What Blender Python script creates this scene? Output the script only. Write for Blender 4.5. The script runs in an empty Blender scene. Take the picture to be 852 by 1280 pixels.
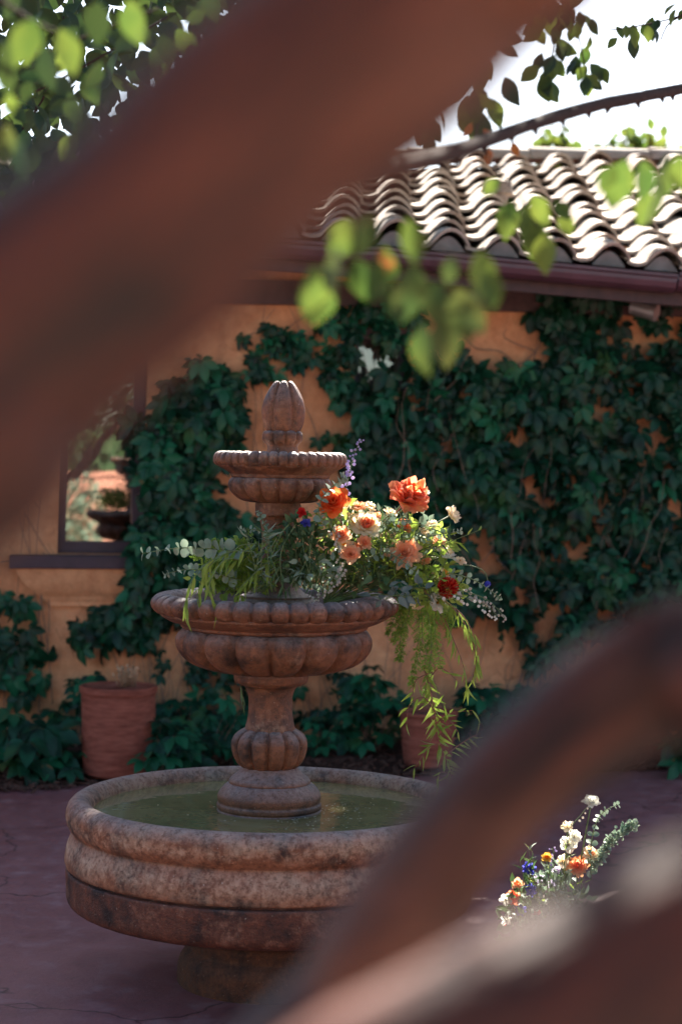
import bpy, math, random
from mathutils import Vector, Matrix, noise
random.seed(11)
R = math.radians
sc = bpy.context.scene
COL = sc.collection

# ------------------------------------------------------------------ camera, sky, sun, exposure
FPX = 2340.0; CX, CY = 426.0, 640.0
CAM_H = 1.664; PITCH = math.atan(60 / FPX); ROLL = R(1.0)
D = 6.0                                  # distance of the fountain axis
CAM_LOC = Vector((0, 0, CAM_H))
CAM_ROT = Matrix.Rotation(R(90) - PITCH, 3, 'X') @ Matrix.Rotation(ROLL, 3, 'Z')
cam = bpy.data.cameras.new('camera'); cam_o = bpy.data.objects.new('camera', cam); COL.objects.link(cam_o)
cam_o.matrix_world = Matrix.Translation(CAM_LOC) @ CAM_ROT.to_4x4()
cam.sensor_fit = 'VERTICAL'; cam.sensor_height = 36; cam.lens = 36 * FPX / 1280
cam.clip_start = 0.02; cam.clip_end = 3000
cam.dof.use_dof = True; cam.dof.focus_distance = 5.9; cam.dof.aperture_fstop = 2.8; cam.dof.aperture_blades = 0
sc.camera = cam_o

SUN_EL, SUN_AZ = R(42), R(9)            # azimuth from +Y towards +X
SUN = Vector((math.sin(SUN_AZ) * math.cos(SUN_EL), math.cos(SUN_AZ) * math.cos(SUN_EL), math.sin(SUN_EL)))
w = bpy.data.worlds.new('World'); sc.world = w; w.use_nodes = True
nt = w.node_tree; nt.nodes.clear()
sky = nt.nodes.new('ShaderNodeTexSky'); sky.sky_type = 'NISHITA'; sky.sun_disc = False
sky.sun_elevation = SUN_EL; sky.sun_rotation = SUN_AZ
sky.air_density = 1.0; sky.dust_density = 1.3; sky.ozone_density = 1.0
bg = nt.nodes.new('ShaderNodeBackground'); bg.inputs[1].default_value = 0.05
wo = nt.nodes.new('ShaderNodeOutputWorld')
nt.links.new(sky.outputs[0], bg.inputs[0]); nt.links.new(bg.outputs[0], wo.inputs[0])
sl = bpy.data.lights.new('sun', 'SUN'); sl.energy = 5.0; sl.angle = R(0.5); sl.color = (1.0, 0.93, 0.82)
so = bpy.data.objects.new('sun', sl); COL.objects.link(so)
so.rotation_euler = SUN.to_track_quat('Z', 'Y').to_euler(); so.location = (8, 18, 14)
sc.view_settings.view_transform = 'Standard'; sc.view_settings.look = 'None'
sc.view_settings.exposure = 2.5; sc.view_settings.gamma = 1.0
sc.render.engine = 'CYCLES'
sc.cycles.use_denoising = True; sc.cycles.max_bounces = 8; sc.cycles.transmission_bounces = 4
sc.cycles.transparent_max_bounces = 8; sc.cycles.caustics_reflective = False; sc.cycles.caustics_refractive = False

# ------------------------------------------------------------------ pixel helpers
def ray(px, py):
    return (CAM_ROT @ Vector(((px - CX) / FPX, -(py - CY) / FPX, -1))).normalized()
def P(px, py, y):
    d = ray(px, py); return CAM_LOC + d * (y / d.y)
def PG(px, py, z=0.0):
    d = ray(px, py); return CAM_LOC + d * ((z - CAM_H) / d.z)

# ------------------------------------------------------------------ materials
def newmat(name):
    m = bpy.data.materials.new(name); m.use_nodes = True
    n = m.node_tree.nodes; n.clear()
    out = n.new('ShaderNodeOutputMaterial')
    return m, m.node_tree, out
def N(t, typ, **kw):
    n = t.nodes.new(typ)
    for k, v in kw.items():
        if k in n.inputs: n.inputs[k].default_value = v
        else: setattr(n, k, v)
    return n
def c4(c): return (c[0], c[1], c[2], 1)
def ramp(t, src, stops, interp='LINEAR'):
    r = t.nodes.new('ShaderNodeValToRGB'); r.color_ramp.interpolation = interp
    while len(r.color_ramp.elements) < len(stops): r.color_ramp.elements.new(0.5)
    for e, (p, c) in zip(r.color_ramp.elements, stops):
        e.position = p; e.color = c4(c) if not isinstance(c, (int, float)) else (c, c, c, 1)
    t.links.new(src, r.inputs[0]); return r
def mixc(t, fac, a, b, mode='MIX'):
    m = t.nodes.new('ShaderNodeMix'); m.data_type = 'RGBA'; m.blend_type = mode
    for sock, v in ((m.inputs[0], fac), (m.inputs[6], a), (m.inputs[7], b)):
        if hasattr(v, 'is_output'): t.links.new(v, sock)
        elif isinstance(v, (int, float)): sock.default_value = v
        else: sock.default_value = c4(v)
    return m.outputs[2]
def pos_noise(t, scale, detail=5, rough=0.6, vec=None, dist=0.0, stretch=None):
    if vec is None:
        vec = N(t, 'ShaderNodeNewGeometry').outputs['Position']
    if stretch:
        mp = N(t, 'ShaderNodeMapping'); mp.inputs['Scale'].default_value = stretch
        t.links.new(vec, mp.inputs[0]); vec = mp.outputs[0]
    n = N(t, 'ShaderNodeTexNoise', Scale=scale, Detail=detail, Roughness=rough, Distortion=dist)
    t.links.new(vec, n.inputs['Vector']); return n.outputs[0]
def bump(t, h, strength, dist):
    b = N(t, 'ShaderNodeBump', Strength=strength, Distance=dist); t.links.new(h, b.inputs['Height']); return b.outputs[0]

def mat_stone(name, dark, mid, light, lightcov=0.5, scale=9, rough=0.75, streak=None, spec=0.4, bloom=0.0, bands=None):
    m, t, out = newmat(name)
    n1 = pos_noise(t, scale, 8, 0.65); n2 = pos_noise(t, scale * 4.3, 6, 0.7)
    n3 = pos_noise(t, scale * 0.45, 4, 0.6, stretch=(1, 1, 2.2) if streak is None else streak)
    base = ramp(t, n1, [(0.36, dark), (0.54, mid), (0.8, mid)]).outputs[0]
    sp = ramp(t, n2, [(0.40, 0.55), (0.62, 1.08)]).outputs[0]
    base = mixc(t, 0.7, base, sp, 'MULTIPLY')
    mixn = mixc(t, 0.5, n2, n3)
    cov = ramp(t, mixn, [(0.62 - lightcov * 0.28, 0.0), (0.76 - lightcov * 0.22, 0.85)]).outputs[0]
    if bands:          # tide marks and rust runs at fixed heights on the cast stone
        g0 = N(t, 'ShaderNodeNewGeometry'); sz = N(t, 'ShaderNodeSeparateXYZ'); t.links.new(g0.outputs['Position'], sz.inputs[0])
        ma = N(t, 'ShaderNodeMath', operation='MULTIPLY_ADD'); t.links.new(n2, ma.inputs[0]); ma.inputs[1].default_value = 0.06; t.links.new(sz.outputs[2], ma.inputs[2])
        mr = N(t, 'ShaderNodeMapRange'); t.links.new(ma.outputs[0], mr.inputs[0])
        mr.inputs[1].default_value = bands[0]; mr.inputs[2].default_value = bands[1]
        cov = mixc(t, 1.0, cov, ramp(t, mr.outputs[0], bands[2]).outputs[0], 'MULTIPLY')
    col = mixc(t, cov, base, light)
    if bloom > 0:      # grey-blue sky sheen painted on surfaces facing up, with some limescale dust
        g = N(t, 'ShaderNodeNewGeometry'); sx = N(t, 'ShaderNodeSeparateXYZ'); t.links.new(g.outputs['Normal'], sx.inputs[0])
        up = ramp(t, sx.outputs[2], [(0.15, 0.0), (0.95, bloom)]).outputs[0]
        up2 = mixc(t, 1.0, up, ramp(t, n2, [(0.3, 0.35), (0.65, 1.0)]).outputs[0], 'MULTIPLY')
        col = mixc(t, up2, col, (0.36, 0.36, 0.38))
    pit = pos_noise(t, scale * 7.5, 7, 0.75)
    col = mixc(t, ramp(t, pit, [(0.38, 0.65), (0.50, 0.0)]).outputs[0], col, mixc(t, 1.0, base, (0.42, 0.40, 0.40), 'MULTIPLY'))
    fl = pos_noise(t, scale * 14, 2, 0.5)
    fleck = ramp(t, fl, [(0.725, 0.0), (0.76, 0.55)]).outputs[0]
    col = mixc(t, fleck, col, (0.55, 0.48, 0.40))
    b = N(t, 'ShaderNodeBsdfPrincipled', Roughness=rough)
    b.inputs['Specular IOR Level'].default_value = spec
    t.links.new(col, b.inputs['Base Color'])
    rr = ramp(t, n2, [(0.3, rough - 0.25), (0.7, min(1, rough + 0.12))]).outputs[0]
    t.links.new(rr, b.inputs['Roughness'])
    h = mixc(t, 0.5, n2, pos_noise(t, scale * 20, 3, 0.6))
    t.links.new(bump(t, h, 0.6, 0.016), b.inputs['Normal'])
    t.links.new(b.outputs[0], out.inputs[0]); return m

def mat_simple(name, col, rough=0.6, var=0.25, scale=12, bumpd=0.004, spec=0.5, metal=0.0, col2=None, stretch=None):
    m, t, out = newmat(name)
    n1 = pos_noise(t, scale, 6, 0.65, stretch=stretch)
    lo = tuple(max(0, c * (1 - var)) for c in col); hi = tuple(min(1, c * (1 + var)) for c in col)
    if col2: hi = col2
    cc = ramp(t, n1, [(0.3, lo), (0.7, hi)]).outputs[0]
    b = N(t, 'ShaderNodeBsdfPrincipled', Roughness=rough, Metallic=metal)
    b.inputs['Specular IOR Level'].default_value = spec
    t.links.new(cc, b.inputs['Base Color'])
    if bumpd: t.links.new(bump(t, n1, 0.5, bumpd), b.inputs['Normal'])
    t.links.new(b.outputs[0], out.inputs[0]); return m

def mat_leaf(name, a, b_, trans=0.35, tcol=None, rough=0.45, scale=7, spec=0.4):
    m, t, out = newmat(name)
    n1 = pos_noise(t, scale, 3, 0.6)
    cc = ramp(t, n1, [(0.35, a), (0.65, b_)]).outputs[0]
    p = N(t, 'ShaderNodeBsdfPrincipled', Roughness=rough); p.inputs['Specular IOR Level'].default_value = spec
    t.links.new(cc, p.inputs['Base Color'])
    tr = N(t, 'ShaderNodeBsdfTranslucent')
    if tcol: tr.inputs[0].default_value = c4(tcol)
    else: t.links.new(cc, tr.inputs[0])
    mx = N(t, 'ShaderNodeMixShader'); mx.inputs[0].default_value = trans
    t.links.new(p.outputs[0], mx.inputs[1]); t.links.new(tr.outputs[0], mx.inputs[2])
    t.links.new(mx.outputs[0], out.inputs[0]); return m

def mat_creeper(name, a, b_, trans=0.22, rough=0.42, scale=9):
    m, t, out = newmat(name)
    n1 = pos_noise(t, scale, 3, 0.6); n2 = pos_noise(t, 4.3, 2, 0.5); n3 = pos_noise(t, 13, 1, 0.5)
    c = ramp(t, n1, [(0.33, a), (0.66, b_)]).outputs[0]
    rnd = N(t, 'ShaderNodeObjectInfo').outputs['Random']
    c = mixc(t, ramp(t, rnd, [(0.45, 0.0), (1.0, 0.85)]).outputs[0], c, (0.018, 0.16, 0.070))
    c = mixc(t, ramp(t, n2, [(0.60, 0.0), (0.72, 0.6)]).outputs[0], c, (0.045, 0.12, 0.028))
    c = mixc(t, ramp(t, n3, [(0.74, 0.0), (0.78, 0.7)]).outputs[0], c, (0.20, 0.11, 0.03))
    p = N(t, 'ShaderNodeBsdfPrincipled', Roughness=rough); p.inputs['Specular IOR Level'].default_value = 0.3
    t.links.new(c, p.inputs['Base Color'])
    tr = N(t, 'ShaderNodeBsdfTranslucent'); t.links.new(c, tr.inputs[0])
    mx = N(t, 'ShaderNodeMixShader'); mx.inputs[0].default_value = trans
    t.links.new(p.outputs[0], mx.inputs[1]); t.links.new(tr.outputs[0], mx.inputs[2])
    t.links.new(mx.outputs[0], out.inputs[0]); return m

def mat_tile():
    m, t, out = newmat('clay_roof_tile')
    rnd = N(t, 'ShaderNodeObjectInfo').outputs['Random']; n1 = pos_noise(t, 7, 6, 0.7); n2 = pos_noise(t, 22, 4, 0.7)
    c = ramp(t, rnd, [(0.0, (0.26, 0.19, 0.155)), (0.35, (0.36, 0.29, 0.24)), (0.7, (0.44, 0.38, 0.33)), (1.0, (0.36, 0.24, 0.18))]).outputs[0]
    c = mixc(t, ramp(t, n1, [(0.45, 0.0), (0.65, 0.6)]).outputs[0], c, (0.50, 0.45, 0.40))
    c = mixc(t, ramp(t, n2, [(0.62, 0.0), (0.70, 0.6)]).outputs[0], c, (0.14, 0.12, 0.10))
    b = N(t, 'ShaderNodeBsdfPrincipled', Roughness=0.85); b.inputs['Specular IOR Level'].default_value = 0.25
    t.links.new(c, b.inputs['Base Color']); t.links.new(bump(t, n2, 0.5, 0.006), b.inputs['Normal'])
    t.links.new(b.outputs[0], out.inputs[0]); return m

def mat_plaster():
    m, t, out = newmat('terracotta_plaster')
    n1 = pos_noise(t, 2.2, 6, 0.6); n2 = pos_noise(t, 11, 8, 0.7); n3 = pos_noise(t, 60, 4, 0.6)
    st = pos_noise(t, 3.0, 4, 0.6, stretch=(1.6, 1.6, 0.35))
    c = ramp(t, n1, [(0.3, (0.60, 0.27, 0.125)), (0.7, (0.74, 0.40, 0.21))]).outputs[0]
    c = mixc(t, ramp(t, n2, [(0.35, 0.55), (0.6, 0.0)]).outputs[0], c, (0.40, 0.15, 0.065))
    c = mixc(t, ramp(t, st, [(0.55, 0.0), (0.75, 0.45)]).outputs[0], c, (0.25, 0.12, 0.07))
    vo = N(t, 'ShaderNodeTexVoronoi', feature='DISTANCE_TO_EDGE', Scale=2.1)
    g = N(t, 'ShaderNodeNewGeometry'); wn = N(t, 'ShaderNodeTexNoise', Scale=6.0, Detail=4.0)
    t.links.new(g.outputs['Position'], wn.inputs['Vector'])
    ad = N(t, 'ShaderNodeVectorMath', operation='MULTIPLY_ADD'); t.links.new(wn.outputs[1], ad.inputs[0]); ad.inputs[1].default_value = (.25, .25, .25)
    t.links.new(g.outputs['Position'], ad.inputs[2]); t.links.new(ad.outputs[0], vo.inputs['Vector'])
    cr = ramp(t, vo.outputs[0], [(0.0, 0.75), (0.012, 0.0)]).outputs[0]
    crm = mixc(t, 1.0, cr, ramp(t, n1, [(0.5, 0.0), (0.6, 1.0)]).outputs[0], 'MULTIPLY')
    c = mixc(t, crm, c, (0.16, 0.06, 0.03))
    b = N(t, 'ShaderNodeBsdfPrincipled', Roughness=0.9); b.inputs['Specular IOR Level'].default_value = 0.15
    t.links.new(c, b.inputs['Base Color'])
    t.links.new(bump(t, mixc(t, 0.35, n2, n3), 0.6, 0.02), b.inputs['Normal'])
    t.links.new(b.outputs[0], out.inputs[0]); return m

def mat_patio():
    m, t, out = newmat('stained_concrete')
    n1 = pos_noise(t, 1.6, 8, 0.65, dist=0.4); n2 = pos_noise(t, 9, 8, 0.7); n3 = pos_noise(t, 70, 3, 0.6)
    c = ramp(t, n1, [(0.3, (0.19, 0.068, 0.072)), (0.7, (0.31, 0.13, 0.13))]).outputs[0]
    c = mixc(t, ramp(t, n2, [(0.5, 0.0), (0.72, 0.6)]).outputs[0], c, (0.40, 0.25, 0.25))
    c = mixc(t, ramp(t, n2, [(0.28, 0.6), (0.42, 0.0)]).outputs[0], c, (0.09, 0.03, 0.035))
    g = N(t, 'ShaderNodeNewGeometry')
    wn = N(t, 'ShaderNodeTexNoise', Scale=2.0, Detail=5.0); t.links.new(g.outputs['Position'], wn.inputs['Vector'])
    ad = N(t, 'ShaderNodeVectorMath', operation='MULTIPLY_ADD'); ad.inputs[1].default_value = (.5, .5, .5)
    t.links.new(wn.outputs[1], ad.inputs[0]); t.links.new(g.outputs['Position'], ad.inputs[2])
    vo = N(t, 'ShaderNodeTexVoronoi', feature='DISTANCE_TO_EDGE', Scale=0.8); t.links.new(ad.outputs[0], vo.inputs['Vector'])
    cr = ramp(t, vo.outputs[0], [(0.0, 0.8), (0.006, 0.0)]).outputs[0]
    c = mixc(t, cr, c, (0.04, 0.02, 0.02))
    b = N(t, 'ShaderNodeBsdfPrincipled', Roughness=0.55); b.inputs['Specular IOR Level'].default_value = 0.45
    t.links.new(c, b.inputs['Base Color'])
    t.links.new(ramp(t, n2, [(0.3, 0.42), (0.7, 0.75)]).outputs[0], b.inputs['Roughness'])
    t.links.new(bump(t, mixc(t, 0.4, n2, n3), 0.35, 0.01), b.inputs['Normal'])
    t.links.new(b.outputs[0], out.inputs[0]); return m

def mat_water():
    m, t, out = newmat('murky_water')
    n1 = pos_noise(t, 5, 5, 0.6)
    c = ramp(t, n1, [(0.3, (0.165, 0.14, 0.058)), (0.7, (0.25, 0.215, 0.10))]).outputs[0]
    b = N(t, 'ShaderNodeBsdfPrincipled', Roughness=0.04, IOR=1.33)
    t.links.new(c, b.inputs['Base Color'])
    t.links.new(bump(t, pos_noise(t, 9, 2, 0.5), 0.06, 0.02), b.inputs['Normal'])
    t.links.new(b.outputs[0], out.inputs[0]); return m

def mat_glass(name, refl=0.22):
    m, t, out = newmat(name)
    gl = N(t, 'ShaderNodeBsdfGlossy', Roughness=0.015); gl.inputs[0].default_value = (1, 1, 1, 1)
    t.links.new(bump(t, pos_noise(t, 3, 2, 0.5), 0.05, 0.01), gl.inputs['Normal'])
    tr = N(t, 'ShaderNodeBsdfTransparent'); tr.inputs[0].default_value = (0.75, 0.78, 0.76, 1)
    mx = N(t, 'ShaderNodeMixShader'); mx.inputs[0].default_value = refl
    t.links.new(tr.outputs[0], mx.inputs[1]); t.links.new(gl.outputs[0], mx.inputs[2])
    t.links.new(mx.outputs[0], out.inputs[0]); return m

def mat_bark():
    m, t, out = newmat('red_bark')
    g0 = N(t, 'ShaderNodeNewGeometry'); m0 = N(t, 'ShaderNodeMapping'); m0.inputs['Rotation'].default_value = (0, R(43), 0)
    t.links.new(g0.outputs['Position'], m0.inputs[0]); al = m0.outputs[0]
    n1 = pos_noise(t, 70, 6, 0.65, vec=al, stretch=(.3, 1, 1)); n2 = pos_noise(t, 30, 5, 0.6, vec=al, dist=0.5, stretch=(.22, 1, 1)); n3 = pos_noise(t, 16, 3, 0.55, vec=al, stretch=(.3, 1, 1))
    c = ramp(t, n2, [(0.34, (0.009, 0.003, 0.0022)), (0.50, (0.070, 0.014, 0.006)), (0.68, (0.165, 0.040, 0.019))]).outputs[0]
    c = mixc(t, ramp(t, n3, [(0.52, 0), (0.66, 0.7)]).outputs[0], c, (0.20, 0.068, 0.040))
    c = mixc(t, 0.55, c, ramp(t, n1, [(0.35, 0.35), (0.65, 1.2)]).outputs[0], 'MULTIPLY')
    b = N(t, 'ShaderNodeBsdfPrincipled', Roughness=0.65); t.links.new(c, b.inputs['Base Color'])
    t.links.new(bump(t, n2, 0.9, 0.012), b.inputs['Normal'])
    t.links.new(b.outputs[0], out.inputs[0]); return m

M = {}
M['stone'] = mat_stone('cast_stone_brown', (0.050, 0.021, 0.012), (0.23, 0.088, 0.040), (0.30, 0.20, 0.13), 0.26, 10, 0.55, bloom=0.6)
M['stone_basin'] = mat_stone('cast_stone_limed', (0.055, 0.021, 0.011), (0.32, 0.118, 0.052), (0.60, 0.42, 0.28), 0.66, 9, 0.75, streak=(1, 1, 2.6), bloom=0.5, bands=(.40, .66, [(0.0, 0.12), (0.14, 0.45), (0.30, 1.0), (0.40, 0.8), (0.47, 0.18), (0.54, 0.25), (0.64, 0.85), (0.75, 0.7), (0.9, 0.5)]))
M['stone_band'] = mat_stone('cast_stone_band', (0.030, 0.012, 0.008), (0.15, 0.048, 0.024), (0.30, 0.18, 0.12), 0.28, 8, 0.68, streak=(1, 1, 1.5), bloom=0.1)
M['stone_foot'] = mat_stone('cast_stone_foot_shade', (0.035, 0.016, 0.009), (0.12, 0.048, 0.020), (0.18, 0.10, 0.055), 0.3, 12, 0.8, bloom=0.1)  # foot colour darkened to carry the shadow beneath the basin
M['water'] = mat_water()
M['plaster'] = mat_plaster()
M['patio'] = mat_patio()
M['mulch'] = mat_simple('bark_mulch', (0.055, 0.028, 0.02), 0.95, 0.6, 40, 0.02, spec=0.2)
M['chip'] = mat_simple('bark_chips', (0.085, 0.045, 0.034), 0.9, 0.6, 17, 0.002, spec=0.2)
M['purple_wood'] = mat_simple('dark_painted_wood', (0.035, 0.018, 0.03), 0.5, 0.3, 22, 0.002)
M['dark_wood'] = mat_simple('dark_eave_wood', (0.05, 0.022, 0.02), 0.65, 0.4, 18, 0.003)
M['gutter'] = mat_simple('painted_metal_gutter', (0.085, 0.04, 0.055), 0.38, 0.2, 8, 0.001)
M['tile'] = mat_tile()
M['mortar'] = mat_simple('grey_mortar', (0.22, 0.21, 0.21), 0.9, 0.25, 10, 0.005)
M['terracotta'] = mat_simple('terracotta_pot', (0.26, 0.065, 0.04), 0.8, 0.35, 9, 0.004, spec=0.2, col2=(0.36, 0.12, 0.08), stretch=(1, 1, 5))
M['soil'] = mat_simple('dry_soil', (0.04, 0.025, 0.02), 0.95, 0.4, 50, 0.01)
M['glass'] = mat_glass('window_glass', 0.22); M['glass_dim'] = mat_glass('dusty_window_glass', 0.13)
M['curtain'] = mat_simple('pale_curtain', (0.55, 0.42, 0.38), 0.9, 0.08, 5, 0)
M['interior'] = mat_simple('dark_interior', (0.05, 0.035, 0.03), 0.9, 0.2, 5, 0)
M['metal'] = mat_simple('grey_lamp_metal', (0.35, 0.33, 0.33), 0.4, 0.1, 10, 0, metal=0.5)
M['bark'] = mat_bark()
M['twig'] = mat_simple('grey_brown_twig', (0.045, 0.028, 0.024), 0.95, 0.4, 60, 0.002, spec=0.1)
M['vine_stem'] = mat_simple('pale_vine_stem', (0.20, 0.125, 0.09), 0.85, 0.4, 30, 0.001)
M['creeper'] = mat_creeper('creeper_leaf', (0.0025, 0.016, 0.009), (0.009, 0.072, 0.033), 0.22, rough=0.42, scale=9)
M['creeper_low'] = mat_creeper('low_creeper_leaf', (0.0025, 0.018, 0.010), (0.009, 0.078, 0.038), 0.2, rough=0.42, scale=9)
M['tree_leaf'] = mat_leaf('tree_leaf', (0.055, 0.105, 0.02), (0.15, 0.19, 0.03), 0.5, tcol=None, rough=0.5, scale=9)
M['tree_leaf_dark'] = mat_leaf('tree_leaf_dark', (0.014, 0.035, 0.012), (0.05, 0.08, 0.018), 0.3, rough=0.5, scale=3)  # darker leaf copy; crown shade put into its colour
M['tree_leaf_mid'] = mat_leaf('tree_leaf_mid', (0.04, 0.075, 0.02), (0.12, 0.13, 0.03), 0.35, rough=0.5, scale=14)
M['autumn_leaf'] = mat_leaf('orange_leaf', (0.35, 0.10, 0.03), (0.45, 0.16, 0.04), 0.45)
M['grey_leaf'] = mat_leaf('eucalyptus_leaf', (0.16, 0.24, 0.17), (0.30, 0.38, 0.27), 0.3, rough=0.55, scale=16)
M['silver_leaf'] = mat_leaf('silver_leaf', (0.07, 0.10, 0.085), (0.16, 0.20, 0.17), 0.25, rough=0.4, scale=16)
M['lime_leaf'] = mat_leaf('lime_leaf', (0.20, 0.31, 0.04), (0.40, 0.50, 0.10), 0.58, rough=0.5, scale=16)
M['mid_leaf'] = mat_leaf('mid_green_leaf', (0.035, 0.085, 0.028), (0.10, 0.17, 0.06), 0.35, rough=0.5, scale=16)
M['fern'] = mat_leaf('fern_green', (0.17, 0.30, 0.045), (0.34, 0.48, 0.09), 0.58, rough=0.6, scale=16)
M['stem'] = mat_simple('green_stem', (0.12, 0.17, 0.06), 0.6, 0.3, 40, 0)
M['red_stem'] = mat_simple('red_brown_stem', (0.22, 0.075, 0.045), 0.6, 0.3, 40, 0)
def petal(name, a, b_): return mat_leaf(name, a, b_, 0.68, rough=0.7, scale=40, spec=0.15)
M['orange'] = petal('orange_petal', (0.80, 0.13, 0.03), (0.90, 0.24, 0.07))
M['coral'] = petal('coral_petal', (0.82, 0.20, 0.12), (0.90, 0.36, 0.18))
M['peach'] = petal('peach_petal', (0.88, 0.44, 0.24), (0.92, 0.58, 0.36))
M['peach_deep'] = petal('deep_peach_petal', (0.86, 0.34, 0.16), (0.9, 0.45, 0.25))
M['cream'] = petal('cream_petal', (0.88, 0.72, 0.48), (0.92, 0.82, 0.62))
M['white'] = petal('white_petal', (0.82, 0.80, 0.70), (0.9, 0.89, 0.82))
M['red'] = petal('red_petal', (0.55, 0.02, 0.02), (0.75, 0.04, 0.035))
M['redball'] = petal('red_pincushion_petal', (0.70, 0.07, 0.04), (0.85, 0.16, 0.08))
M['blue'] = petal('blue_petal', (0.05, 0.06, 0.42), (0.16, 0.16, 0.6))
M['lilac'] = petal('lilac_petal', (0.42, 0.36, 0.6), (0.75, 0.66, 0.78))
M['yellow'] = petal('yellow_petal', (0.85, 0.40, 0.06), (0.9, 0.52, 0.1))
M['bud'] = petal('pale_bud', (0.55, 0.52, 0.42), (0.72, 0.66, 0.62))
M['red_wall'] = mat_simple('red_garden_plaster', (0.52, 0.24, 0.17), 0.9, 0.15, 2, 0.01, spec=0.1)
M['speck'] = mat_simple('pale_fleck', (0.6, 0.58, 0.5), 0.8, 0.1, 5, 0)
M['dry'] = mat_simple('dry_flower_head', (0.45, 0.28, 0.16), 0.9, 0.4, 60, 0)

# ------------------------------------------------------------------ object helpers
WM = {}
def link(o, parent=None, M4=None):
    COL.objects.link(o)
    M4 = M4 if M4 is not None else Matrix.Identity(4)
    if parent is not None:
        o.parent = parent; o.matrix_parent_inverse = WM[parent.name].inverted()
    o.matrix_basis = M4; WM[o.name] = M4
    return o
def thing(name, loc, label, cat, group=None):
    o = bpy.data.objects.new(name, None); o.empty_display_size = 0.1
    link(o, None, Matrix.Translation(Vector(loc)))
    return tag(o, label, cat, group)
def tag(o, label=None, cat=None, group=None, kind=None):
    if label: o['label'] = label
    if cat: o['category'] = cat
    if group: o['group'] = group
    if kind: o['kind'] = kind
    return o
class MB:
    def __init__(s): s.v = []; s.f = []; s.m = []
    def add(s, v, f, mi=0, T=None):
        b = len(s.v)
        s.v += [tuple(T @ Vector(p)) for p in v] if T is not None else [tuple(p) for p in v]
        s.f += [tuple(i + b for i in q) for q in f]; s.m += [mi] * len(f)
        return s
    def mesh(s, name, mats, smooth=True):
        me = bpy.data.meshes.new(name); me.from_pydata(s.v, [], s.f); me.update()
        for m in (mats if isinstance(mats, (list, tuple)) else [mats]): me.materials.append(m)
        me.polygons.foreach_set('material_index', s.m)
        me.polygons.foreach_set('use_smooth', [smooth] * len(s.f))
        return me
    def build(s, name, mats, parent=None, smooth=True, M4=None, sharp=None):
        me = s.mesh(name, mats, smooth)
        if sharp: me.set_sharp_from_angle(angle=R(sharp))
        return link(bpy.data.objects.new(name, me), parent, M4)
def inst(name, me, parent, M4):
    return link(bpy.data.objects.new(name, me), parent, M4)

def box(a, b):
    (x0, y0, z0), (x1, y1, z1) = a, b
    v = [(x0,y0,z0),(x1,y0,z0),(x1,y1,z0),(x0,y1,z0),(x0,y0,z1),(x1,y0,z1),(x1,y1,z1),(x0,y1,z1)]
    return v, [(0,3,2,1),(4,5,6,7),(0,1,5,4),(1,2,6,5),(2,3,7,6),(3,0,4,7)]
def smooth_path(pts, n):
    """Catmull-Rom through pts (tuples of any length)."""
    out = []; k = len(pts)
    for i in range(k - 1):
        p0, p1, p2, p3 = pts[max(i-1,0)], pts[i], pts[i+1], pts[min(i+2,k-1)]
        for j in range(n):
            t = j / n
            out.append(tuple(0.5*((2*b)+(-a+c)*t+(2*a-5*b+4*c-d)*t*t+(-a+3*b-3*c+d)*t*t*t) for a, b, c, d in zip(p0,p1,p2,p3)))
    out.append(tuple(pts[-1])); return out
def tube(path, segs=6, rough=0.0, cap=True):
    """path: list of (x,y,z,r)."""
    v = []; f = []; n = len(path)
    up = None
    for i, p in enumerate(path):
        c = Vector(p[:3]); a = Vector(path[max(i-1,0)][:3]); b = Vector(path[min(i+1,n-1)][:3])
        t = (b - a).normalized() if (b - a).length > 1e-9 else Vector((0,0,1))
        if up is None:
            up = t.cross(Vector((0.3, 0.5, 0.8))).normalized()
        e1 = (up - t * up.dot(t)); e1 = e1.normalized() if e1.length > 1e-6 else t.orthogonal().normalized()
        up = e1; e2 = t.cross(e1)
        for s in range(segs):
            an = 2*math.pi*s/segs; r = p[3]
            d = e1*math.cos(an) + e2*math.sin(an)
            if rough: r *= 1 + rough * noise.noise((c + d * 0.05) * 14) + rough * 0.6 * noise.noise((c) * 6)
            v.append(c + d * r)
    for i in range(n-1):
        for s in range(segs):
            a = i*segs+s; b = i*segs+(s+1)%segs
            f.append((a, b, b+segs, a+segs))
    if cap:
        f.append(tuple(range(segs))[::-1]); f.append(tuple((n-1)*segs+s for s in range(segs)))
    return v, f
def frame(nrm, tip):
    """matrix with local Y along tip, local Z along nrm."""
    y = tip.normalized(); z = nrm - y * nrm.dot(y)
    z = z.normalized() if z.length > 1e-5 else y.orthogonal().normalized()
    x = y.cross(z)
    return Matrix((x, y, z)).transposed()
def place(c, nrm, tip, s):
    return Matrix.Translation(c) @ (frame(nrm, tip) * 1.0).to_4x4() @ Matrix.Diagonal((s[0], s[1], s[2], 1) if isinstance(s, tuple) else (s, s, s, 1))
def rv(a=1.0): return Vector((random.uniform(-a,a), random.uniform(-a,a), random.uniform(-a,a)))

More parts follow.
